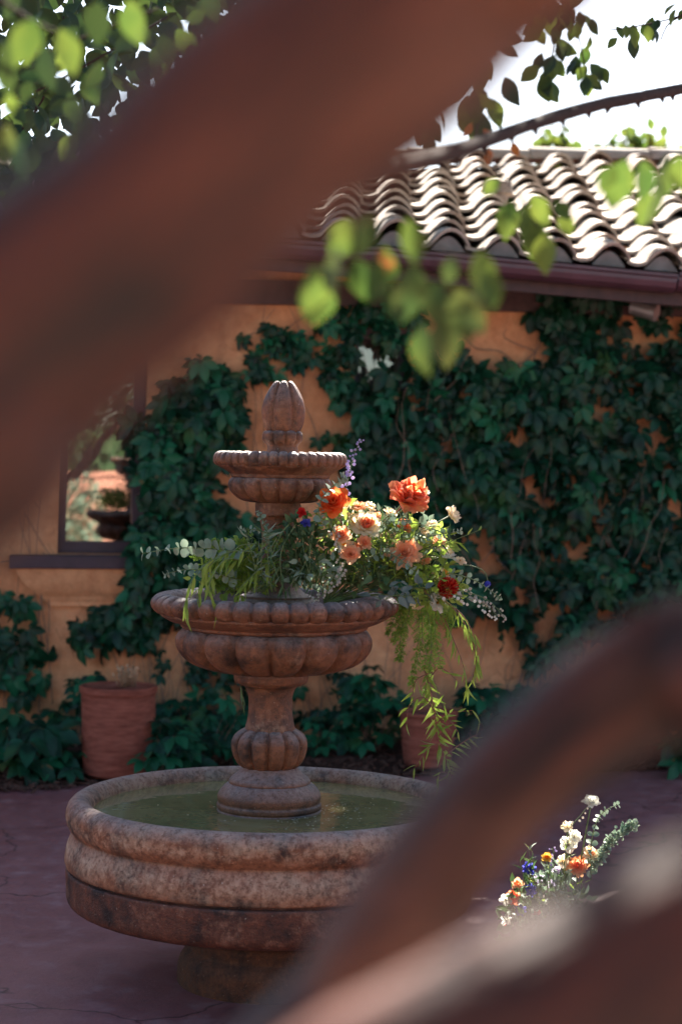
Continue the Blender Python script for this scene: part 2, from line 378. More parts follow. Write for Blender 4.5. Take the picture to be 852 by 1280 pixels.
# leaf shapes: local Y is the midrib, Z the face
def leaflet(L=1.0, W=0.5, droop=0.15, fold=0.12, petiole=0.0, n=4, shape=None):
    shape = shape or [0.0, 0.62, 1.0, 0.62, 0.0]
    k = len(shape); v = []; f = []
    for i, sh in enumerate(shape):
        t = i/(k-1); y = petiole + t*L; z = -droop*L*t*t; hw = sh*W*0.5
        v += [(-hw, y, z + fold*hw*2), (0, y, z), (hw, y, z + fold*hw*2)]
    for i in range(k-1):
        a = i*3; b = a+3
        f += [(a, a+1, b+1, b), (a+1, a+2, b+2, b+1)]
    return v, f
def palmate():
    mb = MB()
    for ang, s in ((-96, .62), (-47, .9), (0, 1.0), (47, .9), (96, .62)):
        v, f = leaflet(0.60*s, 0.31*s, 0.28, 0.16, 0.05, shape=[0.0, 0.55, 0.95, 1.0, 0.62, 0.0])
        T = Matrix.Rotation(R(-ang), 4, 'Z') @ Matrix.Rotation(R(random.uniform(-14, 6)), 4, 'X') @ Matrix.Rotation(R(random.uniform(-20, 20)), 4, 'Y')
        mb.add(v, f, 0, T)
    return mb

# ------------------------------------------------------------------ setting: ground
gv = [(-60,-40,0),(60,-40,0),(60,90,0),(-60,90,0)]
tag(MB().add(gv, [(0,1,2,3)]).build('patio', M['patio'], smooth=False), 'reddish stained concrete patio', None, None, 'structure')

M['gravel'] = mat_simple('gravel_bounce_grey', (0.17, 0.16, 0.145), 0.95, 0.3, 60, 0.01, spec=0.1)  # sheet added behind the view to bounce neutral light forward
gv = [(-60,-40,.004),(60,-40,.004),(60,3.6,.004),(-60,3.6,.004)]
tag(MB().add(gv, [(0,1,2,3)]).build('gravel_bounce_sheet', M['gravel'], smooth=False), 'unseen gravel sheet added to bounce neutral light', None, None, 'structure')
# house wall frame of reference
TH = R(9)
U = Vector((math.cos(TH), math.sin(TH), 0)); NV = Vector((math.sin(TH), -math.cos(TH), 0))
W0 = P(80, 947, 10.6); W0.z = 0
def WL(u, o, z): return W0 + U*u + NV*o + Vector((0,0,z))
def WP(px, py, off=0.0):
    d = ray(px, py); q = W0 + NV*off
    t = (q - CAM_LOC).dot(NV) / d.dot(NV); p = CAM_LOC + d*t
    return (p - q).dot(U), p.z
def WW(px, py, off=0.0):
    u, z = WP(px, py, off); return WL(u, off, z)

# planting bed between patio and house
edge = [PG(-700, 1012), PG(-60, 990), PG(40, 986), PG(200, 975), PG(420, 972), PG(640, 968), PG(830, 962), PG(1100, 955), PG(1700, 940)]
edge = smooth_path([tuple(p) for p in edge], 8)
mb = MB(); v = []
for i, p in enumerate(edge):
    s = p[0]; q = Vector(p); u = (q - W0).dot(U); o = (q - W0).dot(NV)
    for k in range(9):
        oo = o + (-0.3 - o)*k/8
        z = 0.005 + (0.05*min(1, k/2.0))*(1 + 0.6*noise.noise(Vector((u*3, k, 0))))
        v.append(WL(u, oo + (0.02*noise.noise(Vector((u*9, 0, 3))) if k == 0 else 0), z))
f = [(i*9+k, (i+1)*9+k, (i+1)*9+k+1, i*9+k+1) for i in range(len(edge)-1) for k in range(8)]
bed = tag(mb.add(v, f).build('planting_bed', M['mulch']), 'dark bark mulch bed along the house wall', None, None, 'structure')
mb = MB()
for i in range(2600):
    a = edge[random.randrange(8, len(edge)-8)]; q = Vector(a); u = (q-W0).dot(U) + random.uniform(-.2,.2); o = (q-W0).dot(NV)
    oo = random.uniform(0.02, o + 0.03) if random.random() < .75 else o + random.gauss(0, .04)
    L = random.uniform(.015, .05); T = Matrix.Translation(WL(u, oo, 0.058 if oo < o - .08 else 0.016 + max(0, (o-oo))*.5)) @ Matrix.Rotation(random.uniform(0,6.3), 4, 'Z') @ Matrix.Rotation(random.uniform(-.5,.5), 4, 'Y')
    v, f = box((-L/2, -L*.18, -.003), (L/2, L*.18, .003)); mb.add(v, f, 0, T)
tag(mb.build('bark_chips', M['chip'], smooth=False), 'loose bark chips scattered over the planting bed', 'bark chips', None, 'stuff')

# ------------------------------------------------------------------ house
house = thing('house', WL(0, 0, 0), 'terracotta plastered house with clay tile roof covered in creeper', 'house')
H1u0, H1z0 = WP(72, 692); H1u1, H1z1 = WP(184, 440)
H2u0, H2z0 = WP(440, 655); H2u1, H2z1 = WP(512, 424)
WALL_TOP = 2.98
us = [-7, H1u0, H1u1, H2u0, H2u1, 10]
holes = {1: (H1z0, H1z1), 3: (H2z0, H2z1)}
mb = MB()
def wavy_quad(u0, u1, z0, z1):
    nu = max(1, int((u1-u0)/0.12)); nz = max(1, int((z1-z0)/0.12)); v = []
    for j in range(nz+1):
        for i in range(nu+1):
            u = u0+(u1-u0)*i/nu; z = z0+(z1-z0)*j/nz
            v.append(WL(u, 0.012*noise.noise(Vector((u*2.2, z*2.2, 0)))*(0 if (i in (0,nu) or j in (0,nz)) else 1), z))
    mb.add(v, [(j*(nu+1)+i, j*(nu+1)+i+1, (j+1)*(nu+1)+i+1, (j+1)*(nu+1)+i) for j in range(nz) for i in range(nu)])
for i in range(5):
    if i in holes:
        z0, z1 = holes[i]; wavy_quad(us[i], us[i+1], -.1, z0); wavy_quad(us[i], us[i+1], z1, WALL_TOP)
        a, b, dp = us[i], us[i+1], -0.14
        for q in (((a,0,z0),(a,dp,z0),(a,dp,z1),(a,0,z1)), ((b,0,z0),(b,0,z1),(b,dp,z1),(b,dp,z0)),
                  ((a,0,z1),(a,dp,z1),(b,dp,z1),(b,0,z1)), ((a,0,z0),(b,0,z0),(b,dp,z0),(a,dp,z0))):
            mb.add([WL(*p) for p in q], [(0,1,2,3)])
    else: wavy_quad(us[i], us[i+1], -.1, WALL_TOP)
wall = mb.build('wall', M['plaster'], house, smooth=False)
mb = MB()   # the other three walls behind, so the house is closed
for q in (((-7,0,-.1),(-7,-6.4,-.1),(-7,-6.4,2.9),(-7,0,2.9)), ((10,0,-.1),(10,0,2.9),(10,-6.4,2.9),(10,-6.4,-.1)), ((-7,-6.4,-.1),(10,-6.4,-.1),(10,-6.4,2.9),(-7,-6.4,2.9))):
    mb.add([WL(*p) for p in q], [(0,1,2,3)])
mb.build('rear_wall', M['plaster'], house, smooth=False)

def wall_box(mb, u0, u1, o0, o1, z0, z1, mi=0):
    v, f = box((u0,o0,z0),(u1,o1,z1)); mb.add([WL(*p) for p in v], f, mi)
def window(u0, u1, z0, z1, fw, label, glass='glass'):
    mb = MB(); o0, o1 = -0.13, -0.065
    wall_box(mb, u0+.002, u0+fw, o0, o1, z0+.002, z1-.002); wall_box(mb, u1-fw*1.6, u1-.002, o0, o1, z0+.002, z1-.002)
    wall_box(mb, u0+fw, u1-fw*1.6, o0+.002, o1-.002, z0+.002, z0+fw*1.5); wall_box(mb, u0+fw, u1-fw*1.6, o0+.002, o1-.002, z1-fw, z1-.002)
    fr = mb.build('window', M['purple_wood'], house, smooth=False); fr['label'] = label
    mb = MB(); wall_box(mb, u0+fw, u1-fw*1.6, -.104, -.098, z0+fw*1.5, z1-fw); mb.build('pane', M[glass], fr, smooth=False)
    mb = MB(); v = []; n = 40
    for i in range(n+1):
        u = u0 + (u1-u0)*i/n; o = -.16 + .022*math.sin(i*1.35) + .008*math.sin(i*3.1)
        v += [WL(u, o, z0 + .40 + .03*math.sin(i*.5)), WL(u, o*1.02, z1)]
    mb.add(v, [(2*i, 2*i+2, 2*i+3, 2*i+1) for i in range(n)]); mb.build('curtain', M['curtain'], fr)
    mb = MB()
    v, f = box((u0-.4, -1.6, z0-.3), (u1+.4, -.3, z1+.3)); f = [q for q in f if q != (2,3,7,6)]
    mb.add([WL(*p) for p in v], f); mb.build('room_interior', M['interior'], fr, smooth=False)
    return fr
w1 = window(H1u0, H1u1, H1z0, H1z1, .045, 'dark framed window above the corbelled sill')
w2 = window(H2u0, H2u1, H2z0, H2z1, .03, 'narrow window overgrown by creeper', 'glass_dim')
mb = MB(); su0, sz1 = WP(12, 693, .06); su1, sz0 = WP(176, 711, .06)
wall_box(mb, su0, su1 + .12, -.06, .135, sz0, sz1); s_ = mb.build('sill', M['purple_wood'], w1, smooth=False)
bv = s_.modifiers.new('bevel', 'BEVEL'); bv.width = .006; bv.segments = 2
mb = MB(); n = 14; v = []; cz0 = WP(60, 757)[1]; prof = []      # plaster corbel under the sill
for i in range(n+1):
    t = i/n; prof.append((0.035 if t < .16 else (0.045 + 0.03*(t-.16) if t < .3 else 0.05 + 0.065*((t-.3)/.7)**.6), cz0 + (sz0 - cz0)*t, (1-t)**1.4*.9))
for o, z, ins in prof:
    a = su0 + .03 + ins*.22; b = su1 + .09 - ins*.2
    v += [WL(a, -.01, z), WL(a+.004, o, z), WL(b-.004, o, z), WL(b, -.01, z)]
f = [(i*4+k, i*4+k+1, i*4+k+5, i*4+k+4) for i in range(n) for k in range(3)] + [(3,2,1,0), tuple(n*4+k for k in range(4))]
mb.add(v, f).build('corbel', M['plaster'], house, sharp=40)
# dark lintel over the creeper window
mb = MB(); wall_box(mb, H2u0-.04, H2u1+.06, -.02, .035, H2z1-.01, H2z1+.055); mb.build('lintel', M['dark_wood'], house, smooth=False)

# roof: eave and ridge lines from the photograph, tiles laid between them
OV = 0.62
def WPz(px, py, off): u, z = WP(px, py, off); return WL(u, off, z)
EA, EB = WPz(576, 321, OV), WPz(838, 345, OV)
ev = (EB - EA)/(EB - EA).dot(U)                      # per metre of u
def EV(u): return EA + ev*(u - (EA-W0).dot(U))
RA, RB = WPz(490, 206, OV-3.5), WPz(852, 208, OV-3.5)
rvv = (RB - RA)/(RB - RA).dot(U)
def RV(u): return RA + rvv*(u - (RA-W0).dot(U))
roof_mb = MB()
def RF(u, t): return EV(u).lerp(RV(u + 0.62), t)
nrm_r = (RV(1)-EV(1)).cross(U).normalized(); nrm_r = nrm_r if nrm_r.z > 0 else -nrm_r
v = []; ulist = [-6.2 + i*.8 for i in range(21)]
for u in ulist:
    v += [RF(u, .0) - nrm_r*.02, RF(u, 1.0) - nrm_r*.02, WL(u, OV-3.5-3.5, 2.7), RF(u, 0) - nrm_r*.07, WL(u, -.05, 2.85)]
f = []
for i in range(len(ulist)-1):
    a = i*5; b = a+5
    f += [(a, b, b+1, a+1), (a+1, b+1, b+2, a+2), (a, a+3, b+3, b), (a+3, a+4, b+4, b+3)]
roof = roof_mb.add(v, f).build('roof', M['dark_wood'], house, smooth=False)
# S tile, unit: x across 0..1, y up-slope 0..1, z in metres
def s_tile(h=0.085, th=0.02):
    n = 12; v = []; f = []
    def prof(x):
        return -.16*h*math.sin(math.pi*x/.36) if x < .36 else h*math.sin(math.pi*(x-.36)/.64)**.8
    for y, zz in ((0, .055), (1.12, .0)):
        for i in range(n+1):
            x = i/n*1.05; z = prof(min(1, x/1.05)) + zz
            v.append((x, y, z)); v.append((x, y, z - th))
    k = 2*(n+1)
    for i in range(n):
        a = 2*i
        f += [(a, a+2, k+a+2, k+a), (a+1, k+a+1, k+a+3, a+3), (a, a+1, a+3, a+2)]
    return v, f
tv, tf = s_tile(); tile_me = MB().add(tv, tf).mesh('roof_tile', [M['tile']]); tile_me.set_sharp_from_angle(angle=R(50))
NROW = 11; TW = .305; extra = MB(); tiles = []
for c in range(-17, 25):
    for r in range(NROW):
        u0 = c*TW; t0, t1 = r/NROW, (r+1)/NROW
        o = RF(u0, t0); ax = RF(u0+TW, t0) - o; up = RF(u0, t1) - o
        nn = ax.cross(up).normalized()
        j = random.uniform(-.006, .006); k = random.uniform(-.02, .02)
        Mx = Matrix(((ax.x, up.x, nn.x, o.x), (ax.y, up.y, nn.y, o.y), (ax.z, up.z, nn.z, o.z+j+.01), (0,0,0,1))) @ Matrix.Translation((random.uniform(-.035,.035), k*1.6, 0)) @ Matrix.Rotation(random.gauss(0,.016), 4, 'X') @ Matrix.Rotation(random.gauss(0,.03), 4, 'Y')
        tiles.append((abs(u0 - 2.2) , Mx))
tiles.sort(key=lambda q: q[0])
for i, (_, Mx) in enumerate(tiles):
    if i < 290: inst('roof_tile', tile_me, roof, Mx)
    else: extra.add(tv, tf, 0, Mx)
tag(extra.build('roof_tiles_beyond', M['tile'], roof), None, None, None, 'stuff')
for c in range(-8, 16):       # mortar closing each tile arch at the eave
    o = RF(c*TW + .36*TW, 0); e = RF(c*TW+TW, 0); mbp = MB(); n = 8
    pts = [o.lerp(e, i/n) + nrm_r*(.02 + .082*math.sin(math.pi*i/n)) for i in range(n+1)]
    bk = (RF(0,1)-RF(0,0)).normalized()*.05
    v = [p + bk*.5 for p in pts] + [p + bk*1.4 for p in pts]
    f = [tuple(range(n+1)), tuple(range(2*n+1, n, -1))] + [(i, n+1+i, n+2+i, i+1) for i in range(n)]
    mbp.add(v, f).build('eave_plug', M['mortar'], roof, smooth=False)
# ridge cap tiles
for i in range(-9, 17):
    u0, u1 = i*.46, i*.46 + .5; n = 8; v = []
    for u, rr in ((u0, .118), (u1, .10)):
        c = RF(u, 1.0) + Vector((0,0,.035))
        for k in range(n+1):
            a = math.pi*k/n
            v.append(c + NV*rr*math.cos(a)*1.1 + Vector((0,0, rr*math.sin(a)*.9)))
    f = [(k, k+1, n+2+k, n+1+k) for k in range(n)] + [tuple(range(n+1))[::-1], tuple(range(n+1, 2*n+2))]
    MB().add(v, f).build('ridge_tile', M['tile'], roof, sharp=60)
# gutter: moulded front profile, two lengths
def gutter_run(u0, u1, drop=0):
    pr = [(.0,.0),(-.02,-.0),(-.02,-.092),(.05,-.092),(.085,-.07),(.10,-.04),(.10,-.02),(.118,-.012),(.118,.004),(.105,.004),(.09,-.03),(.0,-.08)]
    v = []
    for u in (u0, u1):
        b = EV(u) - Vector((0,0,.005+drop))
        v += [b + NV*x + Vector((0,0,z)) for x, z in pr]
    n = len(pr)
    f = [(i, (i+1) % n, n+(i+1) % n, n+i) for i in range(n)] + [tuple(range(n))[::-1], tuple(range(n, 2*n))]
    g = MB().add(v, f).build('gutter', M['gutter'], house, smooth=False); return g
uE = (EB-W0).dot(U)
gutter_run(-5.5, uE); gutter_run(uE+.012, 9.5, -.012)
# fascia and rafter tails
mb = MB(); v = []
for u in (-6, 10): v += [EV(u) + NV*a + Vector((0,0,b)) for a, b in ((-.024,-.01),(-.024,-.16),(-.06,-.16),(-.06,-.01))]
mb.add(v, [(i, (i+1)%4, 4+(i+1)%4, 4+i) for i in range(4)] + [(3,2,1,0),(4,5,6,7)]).build('fascia', M['dark_wood'], house, smooth=False)
for i in range(-4, 12):
    u = .25 + i*.62; e = EV(u); mb = MB(); v = []
    for du in (-.05, .05):
        v += [e + U*du + NV*a + Vector((0,0,b)) for a, b in ((-.065,-.05),(-.065,-.14),(-OV-.03,-.05+OV*.3-.14),(-OV-.03,-.02+OV*.3))]
    mb.add(v, [(0,1,2,3),(7,6,5,4)] + [(i2, 4+i2, 4+(i2+1)%4, (i2+1)%4) for i2 in range(4)]).build('rafter_tail', M['dark_wood'], house, smooth=False)
mb = MB(); wz = WP(700, 392)[1]      # dark timber plate along the top of the wall
wall_box(mb, -6.5, 9.5, -.01, .06, wz, wz + .14); mb.build('wall_plate', M['dark_wood'], house, smooth=False)
# roof vent
rvp = RF(WP(600, 262, -.2)[0], .42); mb = MB()
vp = [(0,0,-.1,.07),(0,0,.12,.065),(0,0,.125,.10),(0,0,.20,.085),(0,0,.22,.03)]
v, f = tube([(rvp.x+a, rvp.y+b, rvp.z+c, r) for a,b,c,r in vp], 14); mb.add(v, f)
mb.build('roof_vent', M['tile'], house, sharp=50)

# flood lamp under the eave
lp = WW(806, 388, .25); lamp = thing('eave_lamp', lp, 'small grey round spotlight mounted under the eave', 'lamp')
ax_ = (NV*.6 + U*.75 + Vector((0,0,-.25))).normalized()
v, f = tube([tuple(lp + ax_*a) + (r,) for a, r in ((-.09,.02),(-.085,.042),(.0,.045),(.07,.05),(.072,.046),(.05,.04))], 16); MB().add(v, f).build('lamp_housing', M['metal'], lamp, sharp=50)
v, f = tube([tuple(lp + Vector((0,0,z))) + (.012,) for z in (.03, .2)], 8); MB().add(v, f).build('bracket', M['metal'], lamp)

# ------------------------------------------------------------------ fountain
def zy(py): return P(338, py, D).z
S = FPX / D
def lathe(axis, prof, segs=128, wob=0.0015, smooth=True):
    """axis: (x,y); prof: (z, r, groove depth, lobes, phase)."""
    v = []; f = []
    for pi_, (z, r, g, n) in enumerate(prof):
        za, ra = prof[max(pi_-1,0)][:2]; zb_, rb = prof[min(pi_+1,len(prof)-1)][:2]
        tl = math.hypot(zb_-za, rb-ra) or 1; nr, nz = (zb_-za)/tl, -(rb-ra)/tl
        for s in range(segs):
            a = 2*math.pi*s/segs; rr = r; zz = z
            if g:
                x = (a*n/(2*math.pi)) % 1.0; x = abs(2*x-1); dd = g*1.3*(x**4); rr = r - dd*nr; zz = z - dd*nz
            p = Vector((math.cos(a), math.sin(a), 0))
            rr += wob*noise.noise(Vector((p.x*rr, p.y*rr, zz))*16) + wob*1.2*noise.noise(Vector((p.x*rr, p.y*rr, zz))*5)
            v.append((axis[0]+p.x*rr, axis[1]+p.y*rr, zz))
    n = len(prof)
    for i in range(n-1):
        for s in range(segs):
            a = i*segs+s; b = i*segs+(s+1) % segs
            f.append((a, b, b+segs, a+segs))
    f.append(tuple(range(segs))[::-1]); f.append(tuple((n-1)*segs+s for s in range(segs)))
    return v, f
def dens(pts, n=4):
    pts = [tuple(list(p) + [0]*(4-len(p))) for p in pts]
    out = []
    sp = smooth_path([(p[0], p[1], p[2]) for p in pts], n)
    for i, q in enumerate(sp): out.append((q[0], max(q[1], .5), max(0, q[2]), pts[min(i//n, len(pts)-1)][3] or pts[min(i//n+1, len(pts)-1)][3]))
    return out
def part(name, axpx, aypx, pts, mat, par, segs=128, n=4, sharp=None):
    c = P(axpx, aypx, D); pr = [(zy(y), r/S, g/S, nl) for y, r, g, nl in dens(pts, n)]
    v, f = lathe((c.x, c.y), pr, segs)
    return MB().add(v, f).build(name, mat, par, sharp=sharp)
AX0 = P(336.5, 1000, D)
fountain = thing('fountain', (AX0.x, AX0.y, 0), 'weathered brown cast stone three tier fountain with round basin', 'fountain')
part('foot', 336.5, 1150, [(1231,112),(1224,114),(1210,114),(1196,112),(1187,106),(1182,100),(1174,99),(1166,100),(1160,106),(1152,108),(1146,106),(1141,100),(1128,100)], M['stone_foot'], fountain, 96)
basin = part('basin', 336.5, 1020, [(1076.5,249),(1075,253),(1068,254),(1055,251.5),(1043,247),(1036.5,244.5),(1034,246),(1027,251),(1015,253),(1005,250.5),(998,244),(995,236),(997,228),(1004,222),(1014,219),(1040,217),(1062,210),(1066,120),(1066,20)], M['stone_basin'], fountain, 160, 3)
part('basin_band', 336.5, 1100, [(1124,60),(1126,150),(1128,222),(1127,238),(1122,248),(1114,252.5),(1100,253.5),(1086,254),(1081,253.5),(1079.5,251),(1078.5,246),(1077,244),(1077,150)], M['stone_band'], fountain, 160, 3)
# pedestal pieces
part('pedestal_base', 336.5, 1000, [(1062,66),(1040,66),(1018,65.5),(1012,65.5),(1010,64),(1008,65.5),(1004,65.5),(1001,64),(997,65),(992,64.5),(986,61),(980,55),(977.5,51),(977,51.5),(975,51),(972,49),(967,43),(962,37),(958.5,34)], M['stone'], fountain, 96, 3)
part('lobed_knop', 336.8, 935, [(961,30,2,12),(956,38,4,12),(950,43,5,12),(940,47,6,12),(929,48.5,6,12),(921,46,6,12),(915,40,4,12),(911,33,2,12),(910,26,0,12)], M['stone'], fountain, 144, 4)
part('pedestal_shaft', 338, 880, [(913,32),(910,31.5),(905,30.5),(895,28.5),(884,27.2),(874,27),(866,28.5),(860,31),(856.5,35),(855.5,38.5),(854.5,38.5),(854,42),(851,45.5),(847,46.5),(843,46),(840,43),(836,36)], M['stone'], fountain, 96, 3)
# middle bowl: lobed body, plain cove, lobed rim
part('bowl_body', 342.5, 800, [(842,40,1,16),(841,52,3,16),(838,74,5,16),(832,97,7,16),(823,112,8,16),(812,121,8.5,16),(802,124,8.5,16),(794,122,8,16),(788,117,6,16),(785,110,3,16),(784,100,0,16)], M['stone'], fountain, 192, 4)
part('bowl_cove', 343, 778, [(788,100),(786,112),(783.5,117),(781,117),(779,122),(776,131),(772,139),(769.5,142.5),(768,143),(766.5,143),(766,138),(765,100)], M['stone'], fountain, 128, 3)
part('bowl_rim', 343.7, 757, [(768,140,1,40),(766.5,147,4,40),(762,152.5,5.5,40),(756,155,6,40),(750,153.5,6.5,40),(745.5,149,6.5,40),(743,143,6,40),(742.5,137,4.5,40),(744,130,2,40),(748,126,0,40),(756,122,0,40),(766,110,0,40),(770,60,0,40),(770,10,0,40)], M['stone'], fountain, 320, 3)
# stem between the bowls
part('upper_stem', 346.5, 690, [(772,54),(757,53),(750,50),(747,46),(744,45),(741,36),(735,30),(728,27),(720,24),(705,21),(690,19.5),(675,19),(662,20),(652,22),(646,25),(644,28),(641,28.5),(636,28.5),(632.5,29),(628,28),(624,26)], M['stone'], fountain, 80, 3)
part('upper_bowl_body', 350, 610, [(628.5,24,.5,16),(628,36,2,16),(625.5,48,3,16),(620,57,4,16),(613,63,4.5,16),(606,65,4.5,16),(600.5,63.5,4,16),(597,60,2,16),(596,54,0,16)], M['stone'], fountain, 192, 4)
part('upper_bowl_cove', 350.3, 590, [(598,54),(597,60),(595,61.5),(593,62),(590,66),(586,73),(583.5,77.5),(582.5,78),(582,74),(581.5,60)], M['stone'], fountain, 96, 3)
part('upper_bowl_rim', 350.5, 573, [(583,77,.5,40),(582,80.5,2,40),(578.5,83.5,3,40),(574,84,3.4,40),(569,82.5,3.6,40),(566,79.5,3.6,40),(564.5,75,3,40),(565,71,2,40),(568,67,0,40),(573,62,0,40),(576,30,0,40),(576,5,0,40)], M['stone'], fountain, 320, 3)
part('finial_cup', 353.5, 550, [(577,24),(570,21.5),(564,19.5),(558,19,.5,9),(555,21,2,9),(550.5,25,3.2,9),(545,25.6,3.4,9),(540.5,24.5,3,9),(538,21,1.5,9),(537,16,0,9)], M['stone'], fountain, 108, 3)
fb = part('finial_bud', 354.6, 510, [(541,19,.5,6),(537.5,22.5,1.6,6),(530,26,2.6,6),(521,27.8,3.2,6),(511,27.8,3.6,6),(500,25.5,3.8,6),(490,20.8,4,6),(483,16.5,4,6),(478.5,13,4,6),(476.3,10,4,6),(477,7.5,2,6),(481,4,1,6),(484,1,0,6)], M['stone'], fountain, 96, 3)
# water
c = P(336.5, 1000, D); v = [(c.x, c.y, .548)]; n = 96
for s in range(n): a = 2*math.pi*s/n; v.append((c.x+.575*math.cos(a), c.y+.575*math.sin(a), .548))
tag(MB().add(v, [(0, i+1, (i+1) % n+1) for i in range(n)]).build('water', M['water'], smooth=False), 'still olive water in the fountain basin', None, None, 'structure')
c2 = P(343.7, 757, D); zb = zy(751); v = [(c2.x, c2.y, zb)]
mb = MB()
for i in range(130):
    a = random.uniform(-1.4, .6) if random.random() < .8 else random.uniform(0, 6.28); r = .17 + abs(random.gauss(0, .13)); r = min(r, .55)
    q = Vector((c.x+r*math.cos(a), c.y+r*math.sin(a), .5495)); s = random.uniform(.0012, .003)
    mb.add([(q.x+s*math.cos(k*1.05)*1.6, q.y+s*math.sin(k*1.05), q.z) for k in range(6)], [(0,1,2,3,4,5)])
tag(mb.build('floating_flecks', M['speck'], smooth=False), 'pale pollen flecks floating on the basin water', 'flecks', None, 'stuff')

# ------------------------------------------------------------------ terracotta pots
def pot(base, h, r0, r1, label, lean=0.0):
    o = thing('terracotta_pot', base, label, 'pot', None)
    pr = [(0,.9*r0),(.01,r0),(h*.25,r0+.3*(r1-r0)),(h*.3,(r0+.3*(r1-r0))*1.012),(h*.6,r0+.65*(r1-r0)),(h*.9,r1*.985),(h*.93,r1*1.025),(h*.985,r1*1.03),(h,r1*1.0),(h*.995,r1*.93),(h*.97,r1*.9),(h*.88,r1*.88),(h*.87,.02)]
    prof = []
    for i in range(len(pr)-1):
        k = 10 if pr[i+1][0]-pr[i][0] > .1*h else 3
        for j in range(k):
            t = j/k; prof.append((base.z + pr[i][0]+(pr[i+1][0]-pr[i][0])*t, pr[i][1]+(pr[i+1][1]-pr[i][1])*t +   .0007*math.sin((pr[i][0]+(pr[i+1][0]-pr[i][0])*t)*500*.5), 0, 0))
    prof.append((base.z+pr[-1][0], pr[-1][1], 0, 0))
    v, f = lathe((base.x, base.y), prof, 56, .0025); MB().add(v, f).build('pot_body', M['terracotta'], o)
    n = 28; z = base.z + h*.9; v = [(base.x, base.y, z+.012)] + [(base.x+r1*.89*math.cos(6.2832*i/n), base.y+r1*.89*math.sin(6.2832*i/n), z+.01*noise.noise(Vector((i*.9,0,0)))) for i in range(n)]
    MB().add(v, [(0, i+1, (i+1) % n+1) for i in range(n)]).build('soil', M['soil'], o)
    return o
pb = PG(147, 968, .03)
pot1 = pot(pb, .465, .178, .195, 'tall ribbed terracotta pot under the window with a dry plant stub')
mb = MB()
for i in range(60):
    a = random.uniform(0, 6.28); r = random.uniform(0, .05); q = pb + Vector((.04+r*math.cos(a), -.02+r*math.sin(a), .46))
    p2 = q + Vector((.02*math.cos(a), .02*math.sin(a), random.uniform(.05, .10)))
    v, f = tube([tuple(q)+(.002,), tuple(p2)+(.0016,)], 3); mb.add(v, f)
    v, f = leaflet(.022, .016, .2); mb.add(v, f, 0, place(p2, rv()+Vector((0,-1,.4)), rv()+Vector((0,0,.4)), 1))
mb.build('dry_plant', M['dry'], pot1)
pb2 = PG(534, 957, .03); pot2 = pot(pb2, .30, .13, .155, 'small terracotta pot half hidden by creeper behind the fountain')

# ------------------------------------------------------------------ creeper on the wall
def inside(poly, x, y):
    r = False; j = len(poly)-1
    for i in range(len(poly)):
        (xi, yi), (xj, yj) = poly[i], poly[j]
        if (yi > y) != (yj > y) and x < (xj-xi)*(y-yi)/(yj-yi)+xi: r = not r
        j = i
    return r
palms = [palmate() for _ in range(6)]
palm_me = [p.mesh('creeper_leaf', [M['creeper']]) for p in palms]
palm_low = [p.mesh('creeper_leaf', [M['creeper_low']]) for p in palms]
BARE = [((463,448),22,22),((500,446),10,20),((478,478),12,14),((497,510),8,14),((742,508),34,16),((640,545),24,18),((606,690),22,38),((620,800),34,44),((700,702),18,20),((750,640),16,26),((660,600),18,14),((820,560),20,22),((650,735),18,20),((560,560),14,16),((695,770),14,20),((845,640),16,30)]
def bare(x, y): return any(((x-c[0])/a)**2 + ((y-c[1])/b)**2 < 1 for c, a, b in BARE)
def gen(poly, count, omax, size=(.095,.185), holes=True, thick=1.0):
    xs = [p[0] for p in poly]; ys = [p[1] for p in poly]; out = []; tries = 0
    while len(out) < count and tries < count*30:
        tries += 1
        x = random.uniform(min(xs), max(xs)); y = random.uniform(min(ys), max(ys))
        if not inside(poly, x, y): continue
        if holes and bare(x, y) and random.random() < .93: continue
        if holes and noise.noise(Vector((x*.022, y*.022, 4))) < -.5 and random.random() < .7: continue
        k = .5 + .5*noise.noise(Vector((x*.017, y*.017, 9)))
        o = random.uniform(.02, .05 + omax*k)
        s = random.uniform(*size)
        c = WW(x, y, o)
        nrm = NV*.75 + Vector((0,0,random.uniform(.1,1.3))) + rv(.7)
        tip = Vector((0,0,-1)) + U*random.uniform(-.9,.9) + NV*random.uniform(0,.5)
        if random.random() < .1: tip = rv(1) + NV*.3
        out.append((o, c, nrm, tip, s))
    return out
def vine(label, leaves, base_pts, stems, meshes=palm_me, mat=None, most=290):
    base = base_pts; o = thing('creeper_vine', base, label, 'creeper', None)
    leaves = sorted(leaves, key=lambda q: -(q[0] + q[4]*.4 + random.uniform(0,.06)))
    ex = MB()
    for i, (oo, c, nrm, tip, s) in enumerate(leaves):
        k = random.randrange(6); T = place(c, nrm, tip, s*1.25)
        if i < most: inst('leaf', meshes[k], o, T)
        else: ex.add(palms[k].v, palms[k].f, 0, T)
    if ex.v: tag(ex.build('leaf_mass', mat or M['creeper'], o), None, None, None, 'stuff')
    for st in stems:
        v, f = tube(smooth_path(st, 5), 5); MB().add(v, f).build('stem', M['vine_stem'], o)
    return o
def wstem(pts, off=.02, r=.004):
    out = []
    for i, p in enumerate(pts):
        q = WW(p[0], p[1], off + random.uniform(0,.03)); out.append(tuple(q) + (r*(1 - .6*i/len(pts)),))
    return out
def wander(x, y, dx, dy, n=7, j=14):
    pts = [(x, y)]
    for i in range(n): x += dx/n + random.uniform(-j, j); y += dy/n + random.uniform(-j*.5, j*.5); pts.append((x, y))
    return pts
